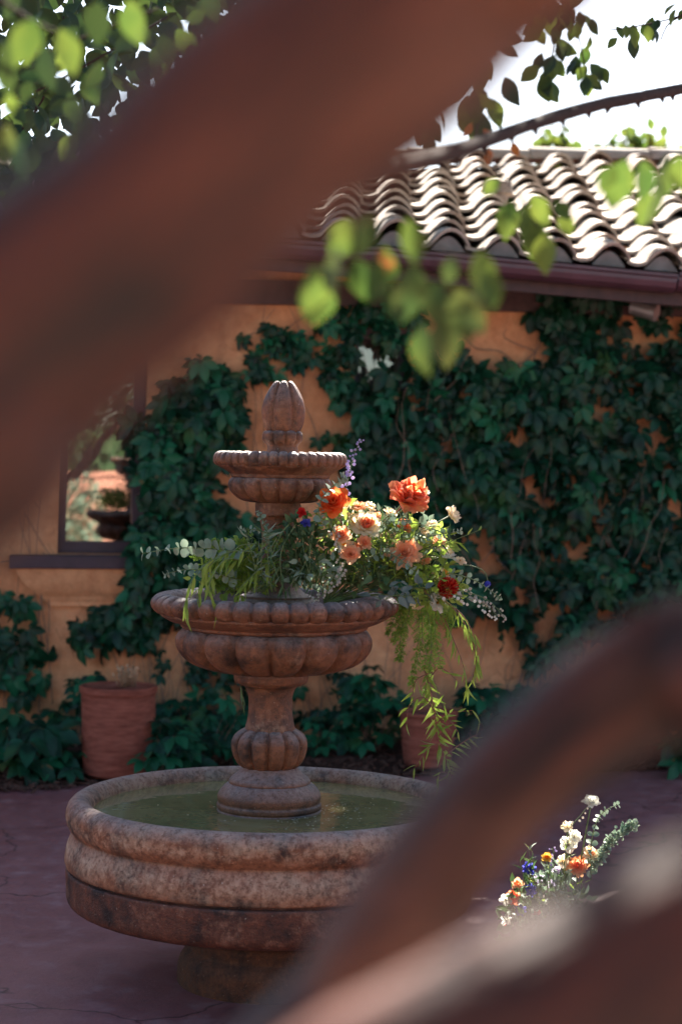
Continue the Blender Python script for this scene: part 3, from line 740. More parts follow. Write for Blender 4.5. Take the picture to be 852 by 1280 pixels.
Rpoly = [(436,462),(470,428),(525,432),(560,440),(600,452),(690,458),(735,446),(770,432),(870,420),(905,418),(960,480),(1020,520),(1000,640),(1030,720),(950,760),(900,835),(800,812),(735,806),(700,822),(655,838),(628,812),(590,780),(560,742),(470,742),(440,640),(432,560)]
Rhang = [(668,362),(700,356),(762,366),(778,402),(757,438),(752,470),(700,466),(688,434),(664,402)]
Rhang2 = [(795,360),(870,350),(870,420),(846,436),(830,405),(800,420)]
lv = gen(Rpoly, 1600, .30) + gen(Rhang, 90, .2, holes=False) + gen(Rhang2, 26, .1, (.09,.13), holes=False)
stems = [wstem(wander(x, y, dx, dy)) for x, y, dx, dy in ((600,900,-60,-330),(650,905,30,-450),(720,905,-20,-480),(790,900,40,-470),(840,900,-30,-450),(560,900,-90,-380),(690,905,90,-260),(470,880,-20,-430),(760,905,-90,-300),(700,460,-10,-90),(640,470,60,-95),(640,452,-80,-60),(690,470,-70,-75))]
stems += [wstem(wander(random.uniform(450,800), 900, random.uniform(-60,60), -random.uniform(70,220), 5, 10), .02, .0028) for _ in range(30)] + [wstem(wander(random.uniform(450,840), random.uniform(480,780), random.uniform(-60,60), -random.uniform(60,150), 5, 10), random.uniform(.1,.25), .0026) for _ in range(26)]
vine('dense green creeper covering the wall right of the finial up to the eave', lv, WW(650, 905), stems)
Lpoly = [(196,480),(232,452),(262,446),(296,470),(306,500),(300,560),(268,575),(262,605),(300,640),(336,655),(338,740),(262,770),(222,745),(196,742),(160,742),(162,690),(178,640),(186,560)]
Lpoly2 = [(150,545),(196,500),(200,590),(170,600),(150,570)]
Lmid = [(128,742),(190,738),(215,775),(175,812),(140,800),(96,812),(84,795)]
lv = gen([(196,760),(330,760),(440,800),(440,905),(190,905)], 75, .2, (.08,.14), False) + gen(Lpoly, 420, .26, holes=False) + gen(Lpoly2, 14, .06, holes=False) + gen(Lmid, 48, .10, holes=False)
stems = [wstem(wander(x, y, dx, dy)) for x, y, dx, dy in ((270,900,-40,-420),(300,900,-20,-380),(240,890,-20,-300),(215,900,-60,-130),(330,895,-50,-200),(205,880,30,-380))]
stems += [wstem(wander(random.uniform(150,440), 910, random.uniform(-50,50), -random.uniform(60,170), 5, 9), .02, .0026) for _ in range(34)]
vine('green creeper climbing the wall between the dark window and the fountain', lv, WW(250, 900), stems)
Cpoly = [(286,440),(320,398),(352,408),(402,420),(400,452),(362,462),(318,470),(300,462)]
Cpoly2 = [(378,440),(440,402),(446,500),(420,505),(404,480)]
Cpoly3 = [(388,382),(520,372),(535,425),(470,428),(430,420),(398,412)]
C4 = [(395,545),(450,535),(452,600),(425,612),(400,570)]
lv = gen(Cpoly, 42, .08, (.09,.13), False) + gen(Cpoly2, 36, .08, (.08,.13), False) + gen(Cpoly3, 60, .12, (.09,.14), False) + gen(C4, 10, .05, (.08,.11), False)
stems = [wstem(wander(x, y, dx, dy, 6, 9), .015, .003) for x, y, dx, dy in ((400,560,-30,-190),(330,560,-10,-200),(420,640,10,-240),(300,440,60,-60),(350,420,60,-60),(310,640,-10,-180))]
vine('sparse creeper sprays hanging on bare orange plaster behind the finial', lv, WW(380, 600), stems)
LLpoly = [(-40,735),(30,738),(52,780),(64,830),(40,870),(-40,880)]
lv = gen(LLpoly, 62, .18, (.11,.17), False)
stems = [wstem(pts, .03, .0035) for pts in ([(5,905),(8,830),(20,760),(30,640)],[(48,900),(52,800),(40,720),(32,600)],[(40,800),(52,740),(24,650),(12,560)],[(66,880),(60,810),(46,700),(50,620)],[(0,702),(40,700),(75,715)],[(30,640),(60,690),(90,720)],[(55,690),(62,760),(58,830)],[(100,690),(130,725),(150,760)])]
vine('creeper below the left end of the sill with bare pale stems', lv, WW(20, 900), stems)

# low creeper plants rooted in the bed
def low_plant(px, py, wpx, hpx, n, label, size=(.11,.18), depth=None):
    b = PG(px, py, .05) if depth is None else P(px, py, depth)
    if depth is not None: b.z = .05
    o = thing('creeper_plant', b, label, 'plant', None)
    sx = wpx*b.y/FPX/2; sz = hpx*b.y/FPX
    for i in range(n):
        t = random.random()**.7
        a = random.uniform(0, 6.28); rr = math.sqrt(random.random())
        c = b + Vector((sx*rr*math.cos(a), .25*rr*math.sin(a), .03 + sz*t*(1-.5*rr*rr)))
        out = Vector((math.cos(a)*.6, -.5 + math.sin(a)*.4, 0))
        s = random.uniform(*size)
        inst('leaf', palm_low[random.randrange(6)], o, place(c, Vector((0,-.5,1)) + rv(.45), out + Vector((0,0,random.uniform(-.7,.1))), s*1.25))
        if i % 3 == 0:
            v, f = tube(smooth_path([(b.x+random.uniform(-.05,.05), b.y, .03, .003), tuple((b+c)/2 + rv(.03))+(.0025,), tuple(c)+(.0015,)], 3), 4); MB().add(v, f).build('stem', M['vine_stem'], o)
    return o
low_plant(28, 962, 90, 70, 34, 'big leaved creeper plant on the mulch left of the tall pot', (.16,.24))
low_plant(92, 962, 60, 30, 12, 'small creeper sprig at the left foot of the tall pot', (.10,.14))
low_plant(196, 966, 100, 62, 40, 'leafy creeper plant leaning on the right of the tall pot')
low_plant(262, 950, 90, 80, 36, 'creeper clump on the bed behind the left of the pedestal', (.09,.15))
low_plant(235, 900, 110, 70, 34, 'creeper clump against the wall right of the tall pot', (.09,.14), 10.55)
low_plant(100, 905, 70, 95, 34, 'creeper clump against the wall behind the tall pot', (.09,.15), 10.4)
low_plant(462, 940, 76, 105, 50, 'leafy creeper clump behind the right of the pedestal')
low_plant(405, 940, 60, 60, 20, 'small creeper clump right behind the pedestal shaft', (.08,.13))
low_plant(604, 940, 64, 80, 36, 'creeper clump behind the hanging sprays right of the small pot')
low_plant(680, 935, 110, 85, 50, 'creeper clump at the wall foot right of the hanging sprays')
low_plant(790, 930, 130, 100, 60, 'creeper clump at the wall foot behind the reddish branch')
low_plant(860, 955, 60, 40, 26, 'low creeper plant at the edge of the patio beside the branch')

# ------------------------------------------------------------------ flowers and greenery (builders work in local axes, Z = facing)
def face_T(c, facing, s=1.0, spin=None):
    z = Vector(facing).normalized(); x = z.orthogonal().normalized(); y = z.cross(x)
    return Matrix.Translation(c) @ Matrix((x, y, z)).transposed().to_4x4() @ Matrix.Rotation(random.uniform(0,6.28) if spin is None else spin, 4, 'Z') @ Matrix.Diagonal((s, s, s, 1))
def rose_mesh(n=26, open_=1.0, ruffle=0.05, split=.45, inner=0, outer=1, flat=0.0):
    mb = MB()
    for k in range(n):
        o = ((k+1)/n); ph = k*2.39996 + random.uniform(-.15,.15)
        rad = .10 + .90*o**.85*open_; hgt = (.80 - .42*o*open_)*(1-flat); half = (1.15 - .45*o)
        v = []; nu, nv_ = 6, 5
        for j in range(nv_+1):
            t = j/nv_
            for i in range(nu+1):
                s = 2*i/nu - 1; t0_ = j/nv_; t = t0_*(1 - .16*s*s)
                wsh = (1 - .3*max(0, t0_-.7)/.3) if t0_ > .5 else (.35+1.3*t0_)
                wsh = min(1, wsh)
                an = ph + s*half*wsh*(.75 if o > .6 else 1)
                curl = max(0, t-.72)/.28
                r_ = rad*(t**.55) + curl*curl*.16*o + ruffle*o*math.sin(s*5 + k*1.7)*t*t
                z = hgt*t - curl*curl*.18*o - .10*abs(s)**2*t + ruffle*.8*math.sin(s*6+k)*t*t*o
                v.append((r_*math.cos(an), r_*math.sin(an), z))
        f = [(j*(nu+1)+i, j*(nu+1)+i+1, (j+1)*(nu+1)+i+1, (j+1)*(nu+1)+i) for j in range(nv_) for i in range(nu)]
        mb.add(v, f, inner if o < split else outer)
    return mb
def open_flower_mesh(n=6, L=1.0, W=.9, cup=.35, ruffle=.08, rows=2):
    mb = MB()
    for rw in range(rows):
        for k in range(n):
            an = 2*math.pi*(k + .5*rw)/n + random.uniform(-.12,.12); v = []; nu, nv_ = 5, 5; l = L*(1 - .25*rw)*random.uniform(.85,1.1)
            for j in range(nv_+1):
                t = j/nv_
                for i in range(nu+1):
                    s = 2*i/nu-1; hw = W*.5*math.sin(math.pi*(.08+.80*t))**.7
                    x = l*t; y = s*hw; z = cup*(1+rw*.8)*t - .25*cup*t*t*2 + ruffle*math.sin(s*4+k*2+rw)*t + .12*s*s*t
                    v.append((x*math.cos(an)-y*math.sin(an), x*math.sin(an)+y*math.cos(an), z))
            mb.add(v, [(j*(nu+1)+i, j*(nu+1)+i+1, (j+1)*(nu+1)+i+1, (j+1)*(nu+1)+i) for j in range(nv_) for i in range(nu)], 0)
    for k in range(14):
        a = random.uniform(0,6.28); r_ = random.uniform(0,.14)
        v, f = tube([(r_*.5*math.cos(a), r_*.5*math.sin(a), 0, .03), (r_*math.cos(a), r_*math.sin(a), .3, .022), (r_*math.cos(a), r_*math.sin(a), .34, .04)], 4); mb.add(v, f, 1)
    return mb
def pincushion_mesh():
    mb = MB()
    for k in range(170):
        z = 1-2*(k+.5)/170*.85; r_ = math.sqrt(max(0,1-z*z)); a = k*2.39996
        d = Vector((r_*math.cos(a), r_*math.sin(a), z))
        v, f = tube([tuple(d*.45)+(.05,), tuple(d*.85)+(.055,), tuple(d*1.0 + Vector((0,0,.10)))+(.05,)], 4); mb.add(v, f, k % 2)
    return mb
def bud_shape(segs=6):
    v = []; pr = [(0,.12),(.2,.40),(.5,.5),(.8,.34),(1,.06)]
    for z, r_ in pr:
        for s in range(segs): v.append((r_*math.cos(6.2832*s/segs), r_*math.sin(6.2832*s/segs), z))
    f = [(i*segs+s, i*segs+(s+1) % segs, (i+1)*segs+(s+1) % segs, (i+1)*segs+s) for i in range(len(pr)-1) for s in range(segs)]
    f += [tuple(range(segs))[::-1], tuple((len(pr)-1)*segs+s for s in range(segs))]
    return v, f
BUDV, BUDF = bud_shape()
ROUND = leaflet(1, 1.0, .1, .12, 0.05, shape=[.25,.85,1.0,.85,.3])
LANCE = leaflet(1, .17, .35, .3, 0, shape=[.2,.9,1,.75,.4,0])
OVATE = leaflet(1, .55, .2, .15, .08, shape=[0,.75,1,.8,.45,0])
def pxpath(pts, r0=.0022, r1=.001, n=5):
    k = len(pts); return smooth_path([tuple(P(*p)) + (r0+(r1-r0)*i/(k-1),) for i, p in enumerate(pts)], n)
def add_stem(par, path, mat, name='stem', segs=5):
    v, f = tube(path, segs); return MB().add(v, f).build(name, mat, par)
TOWARD = Vector((0,-1,0))
def along(path, t):
    x = t*(len(path)-1); i = min(int(x), len(path)-2); fr = x-i
    a, b = Vector(path[i][:3]), Vector(path[i+1][:3]); return a.lerp(b, fr), (b-a).normalized()
def eucalyptus(par, pts, n, s0, s1, mat='grey_leaf', label=None):
    path = pxpath(pts); mb = MB(); v, f = tube(path, 5); mb.add(v, f, 1)
    for i in range(n):
        t = .06 + .93*i/max(1, n-1); c, d = along(path, t); s = s0+(s1-s0)*t
        ax = d.cross(rv()).normalized()
        for sg in (1, -1):
            tip = ax*sg + d*.35 + rv(.15)
            mb.add(ROUND[0], ROUND[1], 0, place(c, d*.7 + TOWARD*.5 + rv(.6), tip, s*random.uniform(.85,1.1)))
    o = mb.build('eucalyptus_sprig', [M[mat], M['stem']], par)
    if label: o['label'] = label
    return o
def lance(par, pts, n, L, mat='lime_leaf', wid=1.0, stem='red_stem', droop=.5, name='leafy_spray', spread=1.0):
    path = pxpath(pts, .0022, .0009); mb = MB(); v, f = tube(path, 5); mb.add(v, f, 1)
    for i in range(n):
        t = .08 + .92*i/max(1, n-1); c, d = along(path, t)
        tip = d*.55 + d.cross(rv()).normalized()*.8*spread + Vector((0,0,-droop)) + rv(.2)
        l = L*random.uniform(.6,1.15)
        mb.add(LANCE[0], LANCE[1], 0, place(c, rv()+TOWARD*.5+Vector((0,0,.4)), tip, (l*wid, l, l*random.uniform(-.6,1.4))))
    return mb.build(name, [M[mat], M[stem]], par)
def fern(par, pts, n, L, mat='fern', name='fern_frond', fine=True):
    path = pxpath(pts, .0014, .0006); mb = MB(); v, f = tube(path, 4); mb.add(v, f, 1)
    for i in range(n):
        t = .08 + .92*(i + random.uniform(-.4,.4))/n; c, d = along(path, min(1, max(0, t))); side = d.cross(TOWARD + rv(.9)).normalized()
        l = L*(1 - .7*t)*random.uniform(.4,1.25)
        for sg in (-1, 1):
            tip = (side*sg + d*random.uniform(.5,1.2) + rv(.35)).normalized()
            k = 7
            for q in range(k):
                tt = (q+.5)/k; cc = c + tip*l*tt; nl = .011*(1-.4*tt)
                for s2 in (-1, 1):
                    e = (tip*.8 + side.cross(tip)*s2*.3 + d*s2*.8 + rv(.25)).normalized()
                    p1 = cc + e*nl; wv = e.cross(rv()).normalized()*.0015
                    mb.add([cc - wv, cc + wv, p1], [(0,1,2)], 0)
    return mb.build(name, [M[mat], M['stem']], par)
def budspray(par, pts, n, s, mat='bud', hang=0.0, name='bud_spray', off=.010, label=None):
    path = pxpath(pts, .0018, .0007); mb = MB(); v, f = tube(path, 5); mb.add(v, f, 1)
    for i in range(n):
        t = .15 + .85*i/max(1, n-1); c, d = along(path, t)
        dr = (d.cross(rv()).normalized() + Vector((0,0,-hang)) + d*.3).normalized()
        ss = s*(1.1 - .5*t)*random.uniform(.8,1.15)
        v, f = tube([tuple(c)+(.0007,), tuple(c+dr*off)+(.0007,)], 3); mb.add(v, f, 1)
        mb.add(BUDV, BUDF, 0, face_T(c+dr*off, dr, ss))
    o = mb.build(name, [M[mat], M['stem']], par)
    if label: o['label'] = label
    return o
def filler(par, ctr, rad, n, size, mat, shape=None, name='filler_leaves', nrmb=None):
    mb = MB(); shape = shape or OVATE
    for i in range(n):
        q = rv(1)
        while q.length > 1: q = rv(1)
        c = Vector(ctr) + Vector((q.x*rad[0], q.y*rad[1], q.z*rad[2])); s = random.uniform(*size)
        mb.add(shape[0], shape[1], 0, place(c, rv()+TOWARD*.6+Vector((0,0,.5)), rv() + q*.8 + Vector((0,0,.1)), s))
        if i % 3 == 0:
            b = Vector(ctr) + Vector((q.x*rad[0]*.2, q.y*rad[1]*.2, -rad[2]*.8)); v, f = tube([tuple(b)+(.0015,), tuple((b+c)/2+rv(.01))+(.0013,), tuple(c)+(.0008,)], 3); mb.add(v, f, 1)
    return tag(mb.build(name, [M[mat], M['stem']], par), None, None, None, 'stuff')
def bloom(par, px, py, y, rpx, facing, mb, mats, name, label, root=None, stem='stem'):
    facing = (facing[0], facing[1], facing[2] + .3)
    c = P(px, py, y); r_ = rpx*1.14*y/FPX
    T = face_T(c - Vector(facing).normalized()*r_*.35, facing, r_)
    o = MB().add([], []).__class__()
    o.v, o.f, o.m = [tuple(T @ Vector(p)) for p in mb.v], mb.f, mb.m
    ob = o.build(name, mats, par); ob['label'] = label
    if root is not None:
        rt = Vector(root); b = T @ Vector((0,0,0)); mid = (b+rt)/2 + Vector((0,0,.03)) - Vector(facing).normalized()*.02
        v, f = tube(smooth_path([tuple(b)+(.0026,), tuple(mid)+(.0026,), tuple(rt)+(.0026,)], 4), 5); MB().add(v, f).build('stem', M[stem], ob)
    return ob

bowlc = P(343.7, 757, D)
arr = thing('flower_arrangement', (bowlc.x+.18, D-.05, zy(748)), 'lush orange and peach flower arrangement spilling over the middle bowl', 'flowers')
rt = (bowlc.x+.16, D-.08, zy(752))
bloom(arr, 416, 626, 5.78, 21, (-.1,-1,.35), rose_mesh(26, .9, .02), [M['orange'], M['orange']], 'rose', 'bright orange rose touching the upper bowl', rt)
bloom(arr, 437, 640, 5.95, 23, (.3,-.5,.8), rose_mesh(30, 1, .07), [M['cream'], M['white']], 'garden_rose', 'creamy white garden rose behind the peach ones', rt)
bloom(arr, 459, 655, 5.82, 19, (.25,-1,.35), rose_mesh(26, .85, .03, .42), [M['coral'], M['cream']], 'rose', 'cream rose with a coral red heart', rt)
bloom(arr, 447, 652, 5.84, 15, (-.4,-.9,.4), rose_mesh(22, .85, .03, .5), [M['yellow'], M['cream']], 'rose', 'small yellow rose half hidden behind the coral heart one', rt)
bloom(arr, 426, 668, 5.76, 12.5, (-.3,-1,.25), rose_mesh(26, .9, .03, .6), [M['peach_deep'], M['peach']], 'spray_rose', 'peach spray rose with round face, upper of the trio', rt)
bloom(arr, 438, 692, 5.74, 12.5, (.05,-1,.05), rose_mesh(28, .9, .03, .6), [M['peach_deep'], M['peach']], 'spray_rose', 'peach spray rose with round face, lowest of the trio', rt)
bloom(arr, 430, 681, 5.78, 10.5, (-.3,-.9,.5), rose_mesh(20, .9, .03, .3), [M['yellow'], M['cream']], 'spray_rose', 'pale yellow spray rose between the trio', rt)
bloom(arr, 456, 677, 5.77, 10, (.4,-1,.2), rose_mesh(22, .85, .03, .6), [M['peach_deep'], M['peach']], 'spray_rose', 'peach spray rose right of the trio', rt)
bloom(arr, 447, 684, 5.78, 8, (.5,-1,.3), rose_mesh(18, .8, .03, .6), [M['peach_deep'], M['peach']], 'spray_rose', 'small peach bud rose beside the trio', rt)
bloom(arr, 512, 620, 5.90, 26, (.45,-.65,.6), open_flower_mesh(6, 1.0, .95, .45, .12, 3), [M['coral'], M['yellow']], 'open_rose', 'large open coral orange flower on a tall stem', rt, 'red_stem')
bloom(arr, 517, 612, 5.88, 17, (.5,-.5,.7), rose_mesh(22, 1, .1), [M['orange'], M['coral']], 'rose', 'orange petalled heart of the tall coral flower', rt)
bloom(arr, 506, 689, 5.80, 19, (.1,-1,.25), rose_mesh(34, 1.0, .13, .3, flat=.25), [M['peach_deep'], M['peach']], 'ruffled_carnation', 'large ruffled peach flower', rt)
bloom(arr, 505, 656, 5.92, 12, (.1,-.8,.6), rose_mesh(20, .9, .05), [M['coral'], M['coral']], 'rose', 'small coral rose below the tall coral flower', rt)
bloom(arr, 561, 733, 5.82, 12, (.4,-.9,.3), pincushion_mesh(), [M['redball'], M['red']], 'pincushion_flower', 'spiky red pincushion flower at the rim of the spray', rt)
bloom(arr, 565, 643, 5.9, 11, (.9,-.4,.3), open_flower_mesh(6, 1, .8, .6, .1, 2), [M['cream'], M['yellow']], 'ranunculus', 'small cream flower sticking out at the right', rt)
bloom(arr, 557, 690, 5.88, 17, (.6,-.4,.8), rose_mesh(24, .8, .06), [M['cream'], M['white']], 'rose', 'cream rose turned away above the red pincushion', rt)
bloom(arr, 529, 610, 5.93, 9, (.5,-.5,.7), open_flower_mesh(10, 1, .35, .15, .03, 1), [M['white'], M['yellow']], 'daisy', 'white daisy behind the tall coral flower', rt)
bloom(arr, 377, 640, 5.78, 6.5, (-.2,-1,.2), rose_mesh(16, .9, .1), [M['red'], M['red']], 'small_red_flower', 'tiny deep red flower in front of the stem', rt)
bloom(arr, 382, 653, 5.79, 6, (-.2,-1,.2), rose_mesh(14, 1, .1), [M['blue'], M['blue']], 'cornflower', 'tiny blue flower under the deep red one', rt)
bloom(arr, 519, 632, 5.9, 9, (.3,-.9,0), rose_mesh(16, .8, .1), [M['peach'], M['cream']], 'rose', 'small cream and peach bud under the tall coral flower', rt)
bloom(arr, 556, 716, 5.86, 9, (.7,-.8,.2), rose_mesh(16, .8, .08), [M['yellow'], M['cream']], 'rose', 'pale yellow bud above the red pincushion', rt)
bloom(arr, 548, 753, 5.84, 12, (.5,-.8,-.2), open_flower_mesh(7, 1, .7, .3, .15, 2), [M['white'], M['yellow']], 'stock_flower', 'white blossom under the red pincushion', rt)
bloom(arr, 480, 672, 5.9, 9, (.2,-.8,.5), open_flower_mesh(6, 1, .7, .3, .1, 2), [M['cream'], M['yellow']], 'ranunculus', 'small cream flower between the peach ones', rt)
for k, (x_, y_, r_) in enumerate(((470,645,8),(488,640,8),(540,655,8),(548,676,9),(531,664,7),(478,690,8),(530,700,8),(545,720,8),(575,700,7),(448,632,9),(462,632,8),(490,668,7),(536,742,9),(522,756,8))):
    bloom(arr, x_, y_, 5.88, r_, (.2+random.uniform(-.4,.4),-.6,.6), open_flower_mesh(6, 1, .75, .35, .12, 2), [M['cream'] if k % 3 else M['peach'], M['yellow']], 'filler_flower', 'small pale filler flower', rt)
# nodding blue flower on a curved stem
pth = pxpath([(530,712,5.9),(566,706,5.88),(592,708,5.86),(606,716,5.85),(609,728,5.85)], .0018, .0012)
o_ = add_stem(arr, pth, M['stem'], 'nodding_flower'); o_['label'] = 'nodding dark blue flower on a curved stem'
b = MB(); b.add(BUDV, BUDF, 0, face_T(P(609,726,5.85), (0,0,-1), .022)); b.build('bloom_head', M['blue'], o_)
# bud sprays, eucalyptus and leaves
budspray(arr, [(424,640,5.86),(433,608,5.85),(437,590,5.85),(442,570,5.85),(450,550,5.85)], 34, .0135, 'lilac', name='lilac_bud_spray', off=.008, label='lilac white bud spray beside the upper bowl')
budspray(arr, [(560,735,5.83),(590,742,5.82),(612,752,5.81),(630,772,5.80)], 30, .014, 'bud', .6, off=.012, label='pale bud spray reaching out to the right')
budspray(arr, [(540,740,5.82),(575,745,5.80),(605,756,5.79),(620,768,5.79)], 20, .013, 'white', .9, off=.016)
budspray(arr, [(432,700,5.74),(424,720,5.72),(408,740,5.70),(392,750,5.69)], 32, .011, 'bud', .3, off=.006, label='pale bud spray lying over the bowl rim')
budspray(arr, [(410,650,5.76),(420,672,5.75),(424,700,5.74),(428,722,5.73)], 24, .011, 'bud', .3, off=.007)
eucalyptus(arr, [(408,660,5.76),(398,640,5.75),(404,620,5.75),(420,604,5.75),(430,596,5.75)], 11, .026, .02, label='eucalyptus sprig curling in front of the orange rose')
eucalyptus(arr, [(520,675,5.85),(548,668,5.83),(575,664,5.82)], 10, .020, .014)
eucalyptus(arr, [(560,716,5.83),(590,724,5.82),(612,738,5.81),(625,748,5.8)], 10, .022, .012)
eucalyptus(arr, [(470,660,5.85),(492,652,5.84),(512,650,5.84)], 8, .020, .014)
eucalyptus(arr, [(455,700,5.8),(480,690,5.79),(500,700,5.78),(520,716,5.77)], 10, .024, .018)
filler(arr, P(512,737,5.76), (.075,.05,.028), 15, (.026,.042), 'silver_leaf', OVATE, 'silver_leaves')
filler(arr, P(478,742,5.72), (.06,.04,.022), 9, (.03,.045), 'silver_leaf', OVATE, 'silver_leaves')
filler(arr, P(375,690,5.82), (.09,.05,.11), 300, (.02,.036), 'mid_leaf')
filler(arr, P(392,715,5.80), (.08,.06,.06), 110, (.022,.036), 'grey_leaf')
filler(arr, P(455,712,5.88), (.14,.10,.07), 160, (.025,.045), 'mid_leaf')
filler(arr, P(440,660,5.95), (.10,.09,.08), 80, (.025,.04), 'mid_leaf')
filler(arr, P(520,690,5.92), (.13,.10,.10), 190, (.022,.042), 'lime_leaf')
filler(arr, P(500,665,5.93), (.12,.08,.08), 130, (.022,.038), 'grey_leaf')
filler(arr, P(545,735,5.86), (.09,.07,.06), 160, (.02,.035), 'lime_leaf')
filler(arr, P(420,655,5.88), (.08,.07,.08), 80, (.02,.034), 'lime_leaf')
for i in range(26):   # arching grassy leaves through the middle
    x = random.uniform(420, 520); y0 = random.uniform(700, 735); a = random.uniform(-60, 90)
    lance(arr, [(x, y0, 5.86), (x+a*.4, y0-random.uniform(20,50), 5.84), (x+a, y0-random.uniform(15,55), 5.82)], 7, .055, random.choice(['lime_leaf','mid_leaf','lime_leaf']), 1.0, 'stem', .2)
for i in range(5):
    x = random.uniform(360, 395); lance(arr, [(x, 655, 5.80), (x+random.uniform(-24,24), 690, 5.77), (x+random.uniform(-30,20), 738, 5.76)], 12, .05, 'mid_leaf', .8, 'stem', .4, 'hanging_spray', .8)
for x0, y0, x1, y1 in ((520,745,512,852),(505,748,492,800),(530,748,530,838),(545,750,548,850),(512,748,486,812),(525,750,520,870),(538,750,541,862),(515,750,502,836),(552,750,560,810),(498,748,482,790),(532,752,535,880),(508,750,498,825)):
    fern(arr, [(x0,y0,5.98),((x0+x1)/2+random.uniform(-4,10),(y0+y1)/2-8,6.02+random.uniform(-.05,.05)),(x1+random.uniform(-8,8),y1+random.uniform(-14,6),6.03+random.uniform(-.05,.05))], 24, .042)
for pts, n in (([(548,745,6.03),(570,765,5.99),(588,795,5.98),(596,835,5.98)],20),([(552,748,6.03),(580,772,5.99),(596,810,5.98),(590,850,5.98)],18),([(545,750,6.01),(560,785,5.99),(578,830,5.98),(583,862,5.98)],16)):
    lance(arr, pts, n, .062, 'lime_leaf', 1.0, 'red_stem', .9, 'trailing_spray', .6)
tr = lance(arr, [(530,835,6.01),(537,862,6.01),(543,890,6.01),(548,925,6.02),(560,955,6.03),(572,985,6.04)], 58, .066, 'lime_leaf', .95, 'red_stem', .15, 'trailing_spray', 1.1)
tr['label'] = 'long thin leaved spray trailing down to the basin rim'
for pts, n in (([(543,890,6.01),(530,872,5.99),(512,880,5.98),(508,905,5.98)],8),([(545,905,6.01),(560,892,6.00),(590,888,5.99)],7),([(550,930,6.01),(535,935,5.99),(518,960,5.98)],10),([(556,945,6.02),(575,930,6.01),(595,918,6.01)],8),([(570,980,6.03),(585,960,6.02),(600,945,6.02)],8),([(540,840,6.01),(520,850,5.99),(515,870,5.98)],7),([(548,920,6.01),(560,900,6.00),(572,915,5.99)],8),([(565,970,6.03),(552,965,6.01),(545,975,6.00)],7),([(535,850,6.01),(550,835,6.01),(570,850,6.00)],5)):
    lance(arr, pts, n, .055, 'lime_leaf', .95, 'red_stem', .2, 'trailing_spray', 1.0)
# greenery on the left of the bowl
gre = thing('foliage_bunch', (bowlc.x-.16, D-.08, zy(750)), 'bunch of eucalyptus and lime green fern in the bowl left of the stem', 'foliage')
eucalyptus(gre, [(330,700,5.86),(296,690,5.80),(262,686,5.76),(222,685,5.72),(178,692,5.70)], 16, .042, .022, label='long eucalyptus sprig pointing out to the left')
eucalyptus(gre, [(300,725,5.80),(262,715,5.74),(232,712,5.70),(206,718,5.68)], 12, .030, .016, label='short eucalyptus sprig under the long one')
eucalyptus(gre, [(345,690,5.85),(334,660,5.83),(322,640,5.82)], 9, .02, .014)
eucalyptus(gre, [(340,668,5.83),(318,662,5.81),(302,662,5.8)], 8, .018, .012)
filler(gre, P(290,725,5.86), (.13,.09,.05), 120, (.02,.04), 'lime_leaf')
filler(gre, P(306,698,5.88), (.10,.08,.08), 130, (.02,.035), 'fern')
for i in range(16):
    x = random.uniform(250, 330); xe = x + random.uniform(-45, 25)
    fern(gre, [(x, 742, 5.84), (x+(xe-x)*.5, 712, 5.82), (xe, random.uniform(672, 705), 5.80)], 15, .045)
for pts, n in (([(290,690,5.76),(265,700,5.70),(240,725,5.67),(232,765,5.66)],13),([(300,700,5.75),(280,700,5.70),(262,730,5.66),(268,756,5.66)],12),([(320,690,5.78),(285,690,5.73),(258,712,5.69),(246,745,5.67)],12),([(330,680,5.8),(300,682,5.76),(285,700,5.72)],8),([(340,700,5.8),(320,715,5.76),(300,735,5.73)],10)):
    lance(gre, pts, n, .07, 'lime_leaf', 1.0, 'stem', .8, 'drooping_spray', .5)
for i in range(8):
    x = random.uniform(318, 345); lance(gre, [(x, 740, 5.80), (x-4, 705, 5.77), (x+random.uniform(-20,14), 665, 5.77)], 10, .045, random.choice(['grey_leaf','mid_leaf']), .9, 'stem', .1)
# sprig hanging in the gap under the bowl on the left of the shaft
lance(gre, [(301,858,5.95),(302,868,5.94),(306,880,5.93)], 5, .05, 'mid_leaf', .9, 'stem', .8, 'drooping_spray', .4)

# ground arrangement on the patio, right of the basin
gy = 6.15; gb = P(690, 1215, gy); gb.z = 0
ga = thing('flower_arrangement', gb, 'wild meadow flower arrangement standing on the patio beside the basin', 'flowers')
def gbl(px, py, r_, face, mb, mats, name, label, dy=0):
    root = (P(690 + (px-690)*.35, 1200, gy).x, gy + dy*.5, .02)
    return bloom(ga, px, py, gy+dy, r_, face, mb, mats, name, label, root)
gbl(739, 1001, 10.5, (.1,-.7,.6), rose_mesh(24, .9, .08), [M['white'], M['white']], 'white_rose', 'round white flower at the very top')
gbl(710, 1055, 10, (-.1,-1,.1), open_flower_mesh(5, 1, 1, .4, .12, 2), [M['white'], M['cream']], 'snapdragon', 'white snapdragon bloom lower on the stem')
gbl(718, 1046, 9, (.5,-.8,.1), open_flower_mesh(5, 1, 1, .4, .12, 2), [M['white'], M['cream']], 'snapdragon', 'white snapdragon bloom higher on the stem')
gbl(708, 1033, 7, (-.4,-.8,.3), open_flower_mesh(5, 1, .9, .5, .1, 1), [M['cream'], M['cream']], 'snapdragon', 'half open cream snapdragon bud')
gbl(722, 1081, 13, (0,-.9,.4), rose_mesh(24, 1, .12, .3, flat=.3), [M['coral'], M['peach_deep']], 'poppy', 'flat coral poppy with dark heart')
gbl(738, 1066, 11, (.4,-.8,.4), rose_mesh(22, .9, .08), [M['peach'], M['cream']], 'rose', 'cream and peach rose beside the coral poppy')
